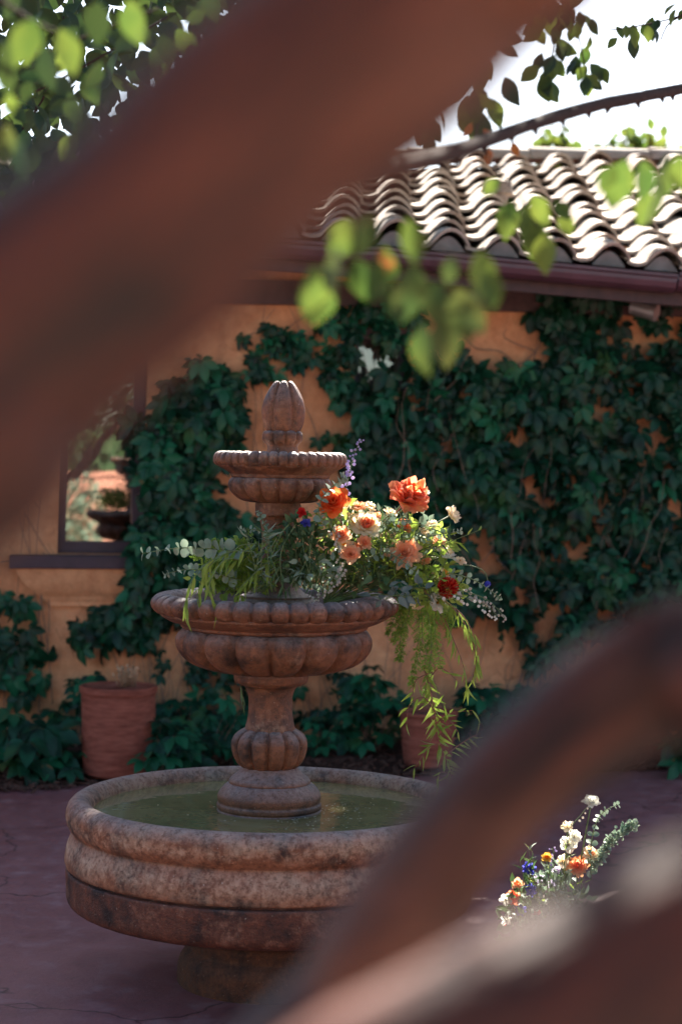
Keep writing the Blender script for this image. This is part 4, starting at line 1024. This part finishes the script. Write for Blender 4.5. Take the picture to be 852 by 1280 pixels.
gbl(703, 1076, 8, (.1,-.9,.2), open_flower_mesh(5, 1, 1, .3, .1, 1), [M['cream'], M['yellow']], 'snapdragon', 'pale yellow bloom left of the coral poppy')
gbl(683, 1071, 6.5, (0,-1,.4), rose_mesh(26, .9, .02), [M['yellow'], M['yellow']], 'ball_flower', 'round orange yellow ball flower')
gbl(660, 1085, 8, (-.2,-1,.3), open_flower_mesh(7, 1, .6, .2, .15, 2), [M['blue'], M['lilac']], 'delphinium', 'violet blue delphinium above the peach tulip', -.03)
gbl(662, 1112, 8, (0,-1,.3), open_flower_mesh(7, 1, .6, .2, .15, 2), [M['blue'], M['lilac']], 'delphinium', 'deep blue delphinium beside the peach tulip', -.05)
gbl(650, 1138, 7, (-.2,-1,.3), open_flower_mesh(7, 1, .6, .2, .15, 2), [M['blue'], M['lilac']], 'delphinium', 'deep blue delphinium low over the red bud', -.05)
gbl(646, 1104, 9.5, (-.2,-1,.4), rose_mesh(14, .7, .03), [M['peach_deep'], M['peach']], 'tulip', 'peach tulip between blue delphiniums', -.04)
gbl(640, 1122, 10, (-.3,-1,.3), open_flower_mesh(5, 1, .9, .35, .1, 2), [M['coral'], M['peach']], 'poppy', 'coral poppy behind white petals', -.01)
gbl(631, 1124, 8, (-.4,-1,.2), open_flower_mesh(5, 1, .8, .3, .1, 1), [M['white'], M['cream']], 'cosmos', 'white blossom at the basin side', -.05)
gbl(632, 1150, 7, (-.4,-1,.1), open_flower_mesh(5, 1, .7, .3, .1, 1), [M['white'], M['cream']], 'cosmos', 'small white blossom low at the basin side', -.05)
gbl(670, 1140, 6, (0,-1,.3), rose_mesh(16, .8, .06), [M['red'], M['red']], 'small_red_flower', 'red bud low in the middle', -.05)
gbl(634, 1160, 6, (0,-1,.3), rose_mesh(16, .8, .06), [M['red'], M['red']], 'small_red_flower', 'red bud low at the basin side', -.05)
gbl(696, 1088, 7, (.1,-1,.2), rose_mesh(16, .8, .1), [M['lilac'], M['lilac']], 'scabious', 'lilac bloom under the ball flower')
gbl(674, 1096, 7, (-.1,-1,.2), open_flower_mesh(6, 1, .6, .3, .1, 1), [M['lilac'], M['white']], 'scabious', 'pale lilac bloom beside the delphiniums', -.02)
gbl(690, 1105, 6, (.1,-1,.2), open_flower_mesh(6, 1, .6, .3, .1, 1), [M['lilac'], M['white']], 'scabious', 'small lilac bloom over the green stems', -.02)
budspray(ga, [(690,1120,gy),(692,1080,gy),(690,1060,gy)], 14, .010, 'lilac', .1, off=.008, name='lilac_bud_spray')
budspray(ga, [(700,1110,gy),(712,1040,gy),(726,1018,gy),(738,1003,gy)], 10, .010, 'bud', .1, off=.007)
eucalyptus(ga, [(738,1100,gy),(738,1060,gy-.02),(744,1030,gy-.03),(755,1014,gy-.03),(772,1006,gy-.03)], 13, .026, .012, label='upright eucalyptus sprig beside the white top flower')
mb = MB(); pth = pxpath([(742,1082,gy),(756,1062,gy),(772,1042,gy),(792,1030,gy)])
for i in range(420):
    c_, d_ = along(pth, random.random()); mb.add(ROUND[0], ROUND[1], 0, place(c_ + rv(.014), rv(), rv(), random.uniform(.008,.014)))
mb.build('amaranth_tassel', [M['grey_leaf']], ga)['label'] = 'soft grey green tassel drooping to the right'
filler(ga, P(690,1130,gy), (.13,.10,.12), 300, (.02,.04), 'grey_leaf'); filler(ga, P(680,1150,gy), (.15,.10,.16), 300, (.025,.045), 'mid_leaf')
filler(ga, P(690,1195,gy), (.20,.12,.06), 240, (.03,.05), 'mid_leaf')
for i in range(12):
    x = random.uniform(640, 740); lance(ga, [(690+(x-690)*.3, 1210, gy), (690+(x-690)*.6, 1150, gy-.02), (x, random.uniform(1060,1110), gy-.03)], 10, .05, random.choice(['lime_leaf','mid_leaf','grey_leaf']), .9, 'stem', -.1)

# ------------------------------------------------------------------ foreground tree (blurred limbs near the camera)
tree = thing('courtyard_tree', (-.66, .95, 0), 'red barked tree with thick bare limbs crossing close in front of the fountain', 'tree')
def limb(name, pts, par, segs=20, n=8, rough=.10, mat=None):
    v, f = tube(smooth_path(pts, n), segs, rough); return MB().add(v, f).build(name, mat or M['bark'], par)
def LP(px, py, d, wpx): q = P(px, py, d); return tuple(q) + (wpx*d/FPX/2,)
trunk = limb('trunk', [(-.66,.95,-.05,.13),(-.64,.94,.12,.10),(-.62,.92,.45,.088),(-.57,.88,.85,.082),(-.54,.86,1.0,.07)], tree)
dA, dB, dC = .66, 1.05, .74
LA = [(-.56,.88,.85,.06),(-.48,.78,1.25,.054),(-.34,.70,1.58,.050), LP(-150,590,dA,345), LP(0,452,dA,332), LP(150,318,dA,318), LP(300,182,dA,300), LP(450,57,dA,300), LP(600,-73,dA,290), LP(760,-228,dA,280), (.34,.9,2.24,.036),(.55,1.5,2.85,.03),(.7,2.6,3.6,.022),(.6,3.8,4.2,.013),(.3,5.0,4.6,.006)]
limbA = limb('limb', LA, tree, rough=.14); limbA['label'] = 'thick blurred reddish limb crossing the upper left'
LB = [(-.59,.90,.6,.055),(-.42,.92,.95,.045),(-.20,1.0,1.2,.034), LP(365,1310,dB,128), LP(460,1190,dB,130), LP(555,1072,dB,142), LP(650,970,dB,155), LP(750,885,dB,165), LP(860,818,dB,165), LP(980,750,dB,160), (.6,1.4,2.15,.03),(1.1,2.2,3.0,.02),(1.5,3.2,3.9,.009)]
limbB = limb('limb', LB, tree, rough=.16); limbB['label'] = 'blurred reddish limb rising to the right in front of the basin'
LC = [(-.58,.89,.7,.055),(-.42,.84,1.0,.05),(-.24,.78,1.22,.046), LP(260,1525,dC,262), LP(440,1412,dC,268), LP(610,1318,dC,272), LP(760,1256,dC,278), LP(910,1188,dC,282), LP(1070,1112,dC,282), (.42,.8,1.8,.04),(.95,1.0,2.35,.03),(1.6,1.4,3.1,.014)]
limbC = limb('limb', LC, tree, rough=.14); limbC['label'] = 'lowest blurred limb with a pale sunlit upper edge'
v, f = tube(smooth_path([LP(838,835,dB,120), LP(808,795,dB-.01,74), LP(797,778,dB-.02,44)], 4), 12, .1); MB().add(v, f).build('branch_stub', M['bark'], limbB)
BR = [LP(215,265,.72,50), LP(330,238,1.3,32), LP(440,222,2.0,24), LP(520,204,2.6,21), LP(580,186,3.0,18.5), LP(660,157,3.4,17), LP(740,133,3.8,15.5), LP(800,121,4.1,14.5), LP(852,111,4.4,13.5), LP(960,88,5.0,12)]
br = limb('branch', BR, tree, 12, 6, .12, M['twig']); br['label'] = 'grey brown branch with short thorns against the sky'
brp = smooth_path(BR, 12)
for px in (568, 603, 640, 668, 700, 733, 762, 797, 824, 842):
    t = min(brp, key=lambda q: abs((CAM_ROT.inverted() @ (Vector(q[:3]) - CAM_LOC)).x / -(CAM_ROT.inverted() @ (Vector(q[:3]) - CAM_LOC)).z * FPX + CX - px))
    c = Vector(t[:3]); dn = Vector((random.uniform(-.3,.3), random.uniform(-.3,.3), random.choice([-1,-1,1])))
    v, f = tube([tuple(c)+(.010,), tuple(c+dn*.014)+(.006,), tuple(c+dn*.024)+(.001,)], 6); MB().add(v, f).build('thorn', M['twig'], br)

def twig(pts, r=.0022, par=tree):
    v, f = tube(smooth_path([tuple(P(*p)) + (r*(1-.5*i/len(pts)),) for i, p in enumerate(pts)], 4), 5); return MB().add(v, f).build('twig', M['twig'], par)
LEAF = leaflet(1, .62, .12, .16, .12, shape=[.1,.6,.92,1,.8,.45,0])
leaf_me = {k: MB().add(*LEAF).mesh('leaf', [M[k]]) for k in ('tree_leaf','tree_leaf_dark','tree_leaf_mid','autumn_leaf')}
def leaf(px, py, d, spx, ang=None, mat='tree_leaf', par=tree):
    """leaf whose stalk end sits at the pixel, hanging along ang (degrees, 0 = straight down)."""
    c = P(px, py, d); a = R(ang if ang is not None else random.gauss(0, 35))
    tip = Vector((math.sin(a), random.uniform(-.35,.35), -math.cos(a))); s = spx*d/FPX
    return inst('leaf', leaf_me[mat], par, place(c, TOWARD + rv(.75), tip, s))
# hanging cluster in the middle
twig([(455,222,2.1),(470,250,2.2),(500,262,2.2),(530,300,2.2),(552,350,2.2),(560,380,2.2)]); twig([(470,250,2.2),(430,290,2.2),(395,320,2.2)]); twig([(530,300,2.2),(570,320,2.2),(600,315,2.2)])
for q in ((392,322,78,5),(425,300,66,-12),(440,318,60,15),(470,262,62,-25),(478,300,60,8),(505,268,58,10),(518,318,84,0),(505,350,48,-20),(543,345,62,12),(528,392,74,-4),(552,388,66,4),(570,352,72,18),(590,350,68,-6),(598,305,64,8),(606,330,54,10),(575,372,50,30),(485,345,34,-30),(566,318,36,-12),(440,270,56,-25),(410,345,60,-20)):
    leaf(q[0], q[1], random.uniform(2.05,2.35), q[2], q[3] + random.uniform(-8,8), random.choice(('tree_leaf','tree_leaf_mid','tree_leaf_mid')))
for q in ((488,318,24,-10),(478,312,18,0)): leaf(q[0], q[1], 2.2, q[2], q[3], 'autumn_leaf')
twig([(600,180,3.1),(622,215,3.05),(650,245,3.0),(672,285,3.0)])
for q in ((628,222,30,-50),(640,245,52,-10),(655,250,58,12),(668,268,56,4),(680,285,54,0),(662,240,44,30),(700,262,34,20),(690,248,32,40)): leaf(q[0], q[1], random.uniform(2.85,3.1), q[2], q[3])
twig([(900,140,2.6),(860,168,2.6),(830,182,2.6),(790,195,2.6),(768,205,2.6)])
for q in ((782,190,66,-12),(800,192,56,10),(770,204,40,-30),(832,186,58,0),(822,205,80,-4),(846,188,50,10),(806,228,52,0)): leaf(q[0], q[1], random.uniform(2.5,2.75), q[2], q[3])
# upper hanging sprays against the sky
for pts in ([(640,-60,4),(628,20,4),(606,80,4),(598,150,3.9),(592,186,3.8)], [(600,-60,4.2),(572,20,4.2),(548,90,4.2),(532,180,4.1)], [(720,-50,4.2),(700,20,4.2),(690,70,4.2),(686,110,4.2)], [(900,-20,4.6),(860,15,4.6),(810,30,4.6),(760,38,4.6)], [(860,15,4.6),(835,30,4.6),(825,50,4.6)], [(690,-40,4.2),(716,20,4.2),(730,80,4.2)]): twig(pts, .0028)
def spray(path, n, sp, size, d0, d1, mats=('tree_leaf','tree_leaf','tree_leaf_dark')):
    for i in range(n):
        t = random.random()*(len(path)-1); k = int(t); fr = t-k
        x = path[k][0]*(1-fr)+path[k+1][0]*fr + random.gauss(0, sp); y = path[k][1]*(1-fr)+path[k+1][1]*fr + random.gauss(0, sp*.7)
        leaf(x, y, random.uniform(d0, d1), random.uniform(*size), None, random.choice(mats))
spray([(640,-20),(622,20),(600,90),(592,150)], 30, 14, (26,44), 3.8, 4.2)
spray([(560,20),(545,90),(530,170)], 34, 13, (22,36), 4.0, 4.3)
spray([(700,-10),(690,40),(684,95)], 30, 12, (22,34), 4.1, 4.4)
spray([(716,0),(726,50),(732,90)], 20, 9, (18,28), 4.1, 4.4)
spray([(850,5),(815,25),(775,35)], 16, 9, (18,28), 4.5, 4.8)
for x, y in ((602,160),(591,152),(640,175),(612,185)): leaf(x, y, 3.8, 20, None, 'autumn_leaf')
# crown at the upper left
for pts in ([(-40,-30,2.6),(30,20,2.6),(70,40,2.6)], [(-40,60,3.4),(40,70,3.4),(120,40,3.4),(200,10,3.4)], [(-60,140,4.5),(30,120,4.5),(110,80,4.5),(210,20,4.5)], [(-40,220,5),(20,170,5),(60,110,5),(80,20,5)], [(0,-40,5.5),(60,60,5.5),(40,150,5.5)]): twig(pts, .004)
for q in ((48,18,66,-20),(72,30,60,20),(58,50,58,4),(20,40,50,-10),(122,-5,56,0),(160,-8,60,12),(10,150,52,-5),(24,165,56,5),(8,75,40,0),(12,112,30,0)): leaf(q[0], q[1], random.uniform(2.2,2.6), q[2], q[3], random.choice(('tree_leaf','tree_leaf_mid','tree_leaf_dark')))
for i in range(95):
    x = random.uniform(-20, 270); y = random.uniform(-25, 235)
    if x/290 + y/250 > 1.05: continue
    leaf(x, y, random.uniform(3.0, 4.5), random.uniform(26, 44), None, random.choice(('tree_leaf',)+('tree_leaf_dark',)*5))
ex = MB()
for i in range(1100):
    x = random.uniform(-60, 330); y = random.uniform(-60, 245)
    if x/330 + y/260 > 1.1: continue
    d = random.uniform(4.5, 7.0); c = P(x, y, d); a = random.gauss(0, .8)
    ex.add(LEAF[0], LEAF[1], 0, place(c, TOWARD + rv(.9), Vector((math.sin(a), random.uniform(-.5,.5), -math.cos(a))), random.uniform(.05,.085)))
# the rest of the crown arches above the frame and shades the limbs
gaps = [P(x, y, dC) for x, y in ((370,1290),(410,1270),(450,1250),(490,1230),(530,1210),(570,1187),(610,1165))]
cnt = 0; k = 0
la = [Vector(q[:3]) for q in smooth_path(LA[3:10], 6)] + [Vector(q[:3]) for q in smooth_path(LB[3:9], 4)] + [Vector(q[:3]) for q in smooth_path(BR[1:8], 3)] + [P(x, y, dC) for x, y in ((660,1150),(700,1120),(740,1095),(780,1075),(820,1050),(860,1030),(700,1180),(760,1140),(840,1100))]*2
while cnt < 2200 and k < 14000:
    k += 1
    s = random.uniform(1.2, 4.6); c = random.choice(la) + SUN*s + rv(.28)
    if c.z < CAM_H + .30*c.y + .06: continue
    bad = False
    for g in gaps:
        q = c - g; t = q.dot(SUN)
        if (q - SUN*t).length < .075: bad = True; break
    if bad: continue
    ex.add(LEAF[0], LEAF[1], 0, place(c, Vector((0,0,1)) + rv(.9), rv() + Vector((0,0,-.5)), random.uniform(.06,.10))); cnt += 1
for i in range(2300):
    y = random.uniform(-2.6, 2.6); c = Vector((random.uniform(-1.5, 1.3), y, CAM_H + .30*max(0, y) + random.uniform(.38, 1.3)))
    if any(((c-g) - SUN*(c-g).dot(SUN)).length < .09 for g in gaps): continue
    ex.add(LEAF[0], LEAF[1], 0, place(c, Vector((0,0,1)) + rv(.7), rv() + Vector((0,0,-.3)), random.uniform(.08,.14)))
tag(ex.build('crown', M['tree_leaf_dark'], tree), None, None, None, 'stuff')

# unseen tree added by the house; leaves set along sun rays shade the patio
st = thing('added_shade_tree', (5.0, 10.0, 0), 'unseen leafy tree added beside the house to shade the patio', 'tree')
limb('trunk', [(5.0,10.0,-.1,.2),(4.9,10.05,1.2,.15),(4.6,10.3,2.8,.12),(4.0,11.0,4.3,.08),(2.8,11.9,5.2,.05),(1.3,12.5,5.5,.03),(-.2,12.8,5.6,.012)], st, 12, 5)
limb('limb', [(4.6,10.3,2.8,.07),(4.6,11.0,4.3,.05),(3.6,12.2,5.3,.03),(2.2,13.0,5.7,.01)], st, 10, 5)
lit = [P(x, y, D+dy) for x, y, dy in ((125,1033,-.36),(150,1040,-.45),(178,1045,-.51),(470,1035,-.4),(520,1035,-.4),(550,1034,-.3))]
lit2 = [P(x, y, 6.15) for x, y in ((640,1110),(670,1085),(700,1070),(730,1040),(760,1050))]
mb = MB(); cnt = 0; k = 0
while cnt < 7500 and k < 80000:
    k += 1
    g = Vector((random.uniform(-2.4, 1.9), random.uniform(4.8, 7.3), random.uniform(0, .5)))
    z = random.uniform(4.9, 5.9); c = g + SUN*((z - g.z)/SUN.z)
    if c.z < CAM_H + .252*c.y + .12: continue
    if any(((c-q) - SUN*(c-q).dot(SUN)).length < .06 for q in lit) or any(((c-q) - SUN*(c-q).dot(SUN)).length < .22 for q in lit2): continue
    mb.add(LEAF[0], LEAF[1], 0, place(c, Vector((0,0,1)) + rv(.8), rv() + Vector((0,0,-.3)), random.uniform(.12,.19))); cnt += 1
for i in range(2600):      # more leaves added to close sun gaps left of the fountain
    g = Vector((random.uniform(-1.9, -.5), random.uniform(5.3, 7.2), 0)); z = random.uniform(4.9, 5.9); c = g + SUN*(z/SUN.z)
    if c.z < CAM_H + .252*c.y + .12 or any(((c-q) - SUN*(c-q).dot(SUN)).length < .06 for q in lit): continue
    mb.add(LEAF[0], LEAF[1], 0, place(c, Vector((0,0,1)) + rv(.8), rv() + Vector((0,0,-.3)), random.uniform(.12,.19)))
sunny = [P(x, y, D) for x, y in ((350,500),(350,570),(230,700),(290,690),(340,745),(420,640),(450,690),(510,640),(520,700),(560,720),(600,750),(530,800),(560,850),(545,920),(575,970),(220,750),(480,745))]
for i in range(3600):  # leaves added to shade the nearer ground, keeping the flowers sunlit
    g = Vector((random.uniform(-3, 3), random.uniform(.9, 4.9), 0)); z = random.uniform(4.6, 5.8); c = g + SUN*(z/SUN.z)
    if c.z < CAM_H + .27*c.y + .12 or any(((c-q) - SUN*(c-q).dot(SUN)).length < .26 for q in sunny) or any(((c-q) - SUN*(c-q).dot(SUN)).length < .1 for q in lit): continue
    mb.add(LEAF[0], LEAF[1], 0, place(c, Vector((0,0,1)) + rv(.8), rv() + Vector((0,0,-.3)), random.uniform(.16,.24)))
limb('limb', [(4.7,10.2,2.6,.06),(4.2,9.6,4.0,.05),(3.0,8.6,5.0,.035),(1.2,8.0,5.3,.02),(-.8,7.6,5.4,.008)], st, 10, 5)
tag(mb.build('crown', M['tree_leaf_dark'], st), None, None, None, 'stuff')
# tree tops behind the roof
def far_tree(px, py, d, rad, label, n=900):
    top = P(px, py, d); b = Vector((top.x, d, 0)); o = thing('background_tree', b, label, 'tree')
    limb('trunk', [(b.x, b.y, -.1, .16), (b.x+.1, b.y, top.z*.5, .11), (b.x, b.y, top.z-.3, .03)], o, 8, 3)
    mb = MB()
    for i in range(n):
        q = rv(1)
        while q.length > 1: q = rv(1)
        q = q.normalized()*q.length**.5
        c = Vector((b.x+q.x*rad, b.y+q.y*rad, top.z - rad*.9 + q.z*rad*.9 + .25*noise.noise(q*3)))
        mb.add(LEAF[0], LEAF[1], 0, place(c, rv(), rv(), random.uniform(.12,.2)))
    mb.build('crown', M['tree_leaf'], o)
far_tree(798, 176, 22, .55, 'small leafy tree top just showing above the ridge')
far_tree(696, 170, 23, .22, 'thin twig of a tree poking above the ridge tiles', 120)

# what stands behind the photographer and shows in the window panes
gw = thing('garden_wall', (0, -6.2, 0), 'sunlit red plaster garden wall facing the house', 'wall')
v, f = box((-6, -6.5, -.05), (9, -6.2, 1.42)); MB().add(v, f).build('wall', M['red_wall'], gw, smooth=False)
v, f = box((-6.05, -6.54, 1.422), (9.05, -6.16, 1.50)); MB().add(v, f).build('coping', M['red_wall'], gw, smooth=False)
hd = thing('hedge', (1, -7.6, 0), 'clipped green hedge behind the red garden wall', 'hedge')
mb = MB()
for i in range(2600):
    c = Vector((random.uniform(-6, 9), -7.6 + random.uniform(-.5,.5), random.uniform(.3, 2.6)))
    mb.add(LEAF[0], LEAF[1], 0, place(c, rv()+Vector((0,.6,0)), rv(), random.uniform(.16,.28)))
mb.build('foliage', M['tree_leaf_dark'], hd); v, f = box((-6,-7.75,0),(9,-7.5,2.2)); MB().add(v, f).build('hedge_core', M['mid_leaf'], hd, smooth=False)
vr = ray(98, 645); tr_ = (W0 - NV*.1 - CAM_LOC).dot(NV)/vr.dot(NV); hp = CAM_LOC + vr*tr_; rr_ = vr - NV*2*vr.dot(NV); bx = hp.x + rr_.x*((-5.6 - hp.y)/rr_.y)
sh = thing('rose_bush', (bx, -5.6, 0), 'flowering shrub in front of the red garden wall', 'shrub')
mb = MB()
for i in range(700):
    q = rv(1)
    while q.length > 1: q = rv(1)
    mb.add(LEAF[0], LEAF[1], 0 if random.random() < .88 else 1, place(Vector((bx+q.x*.42, -5.6+q.y*.4, .75+q.z*.75)), rv(), rv(), random.uniform(.07,.12)))
mb.build('foliage', [M['grey_leaf'], M['cream']], sh)
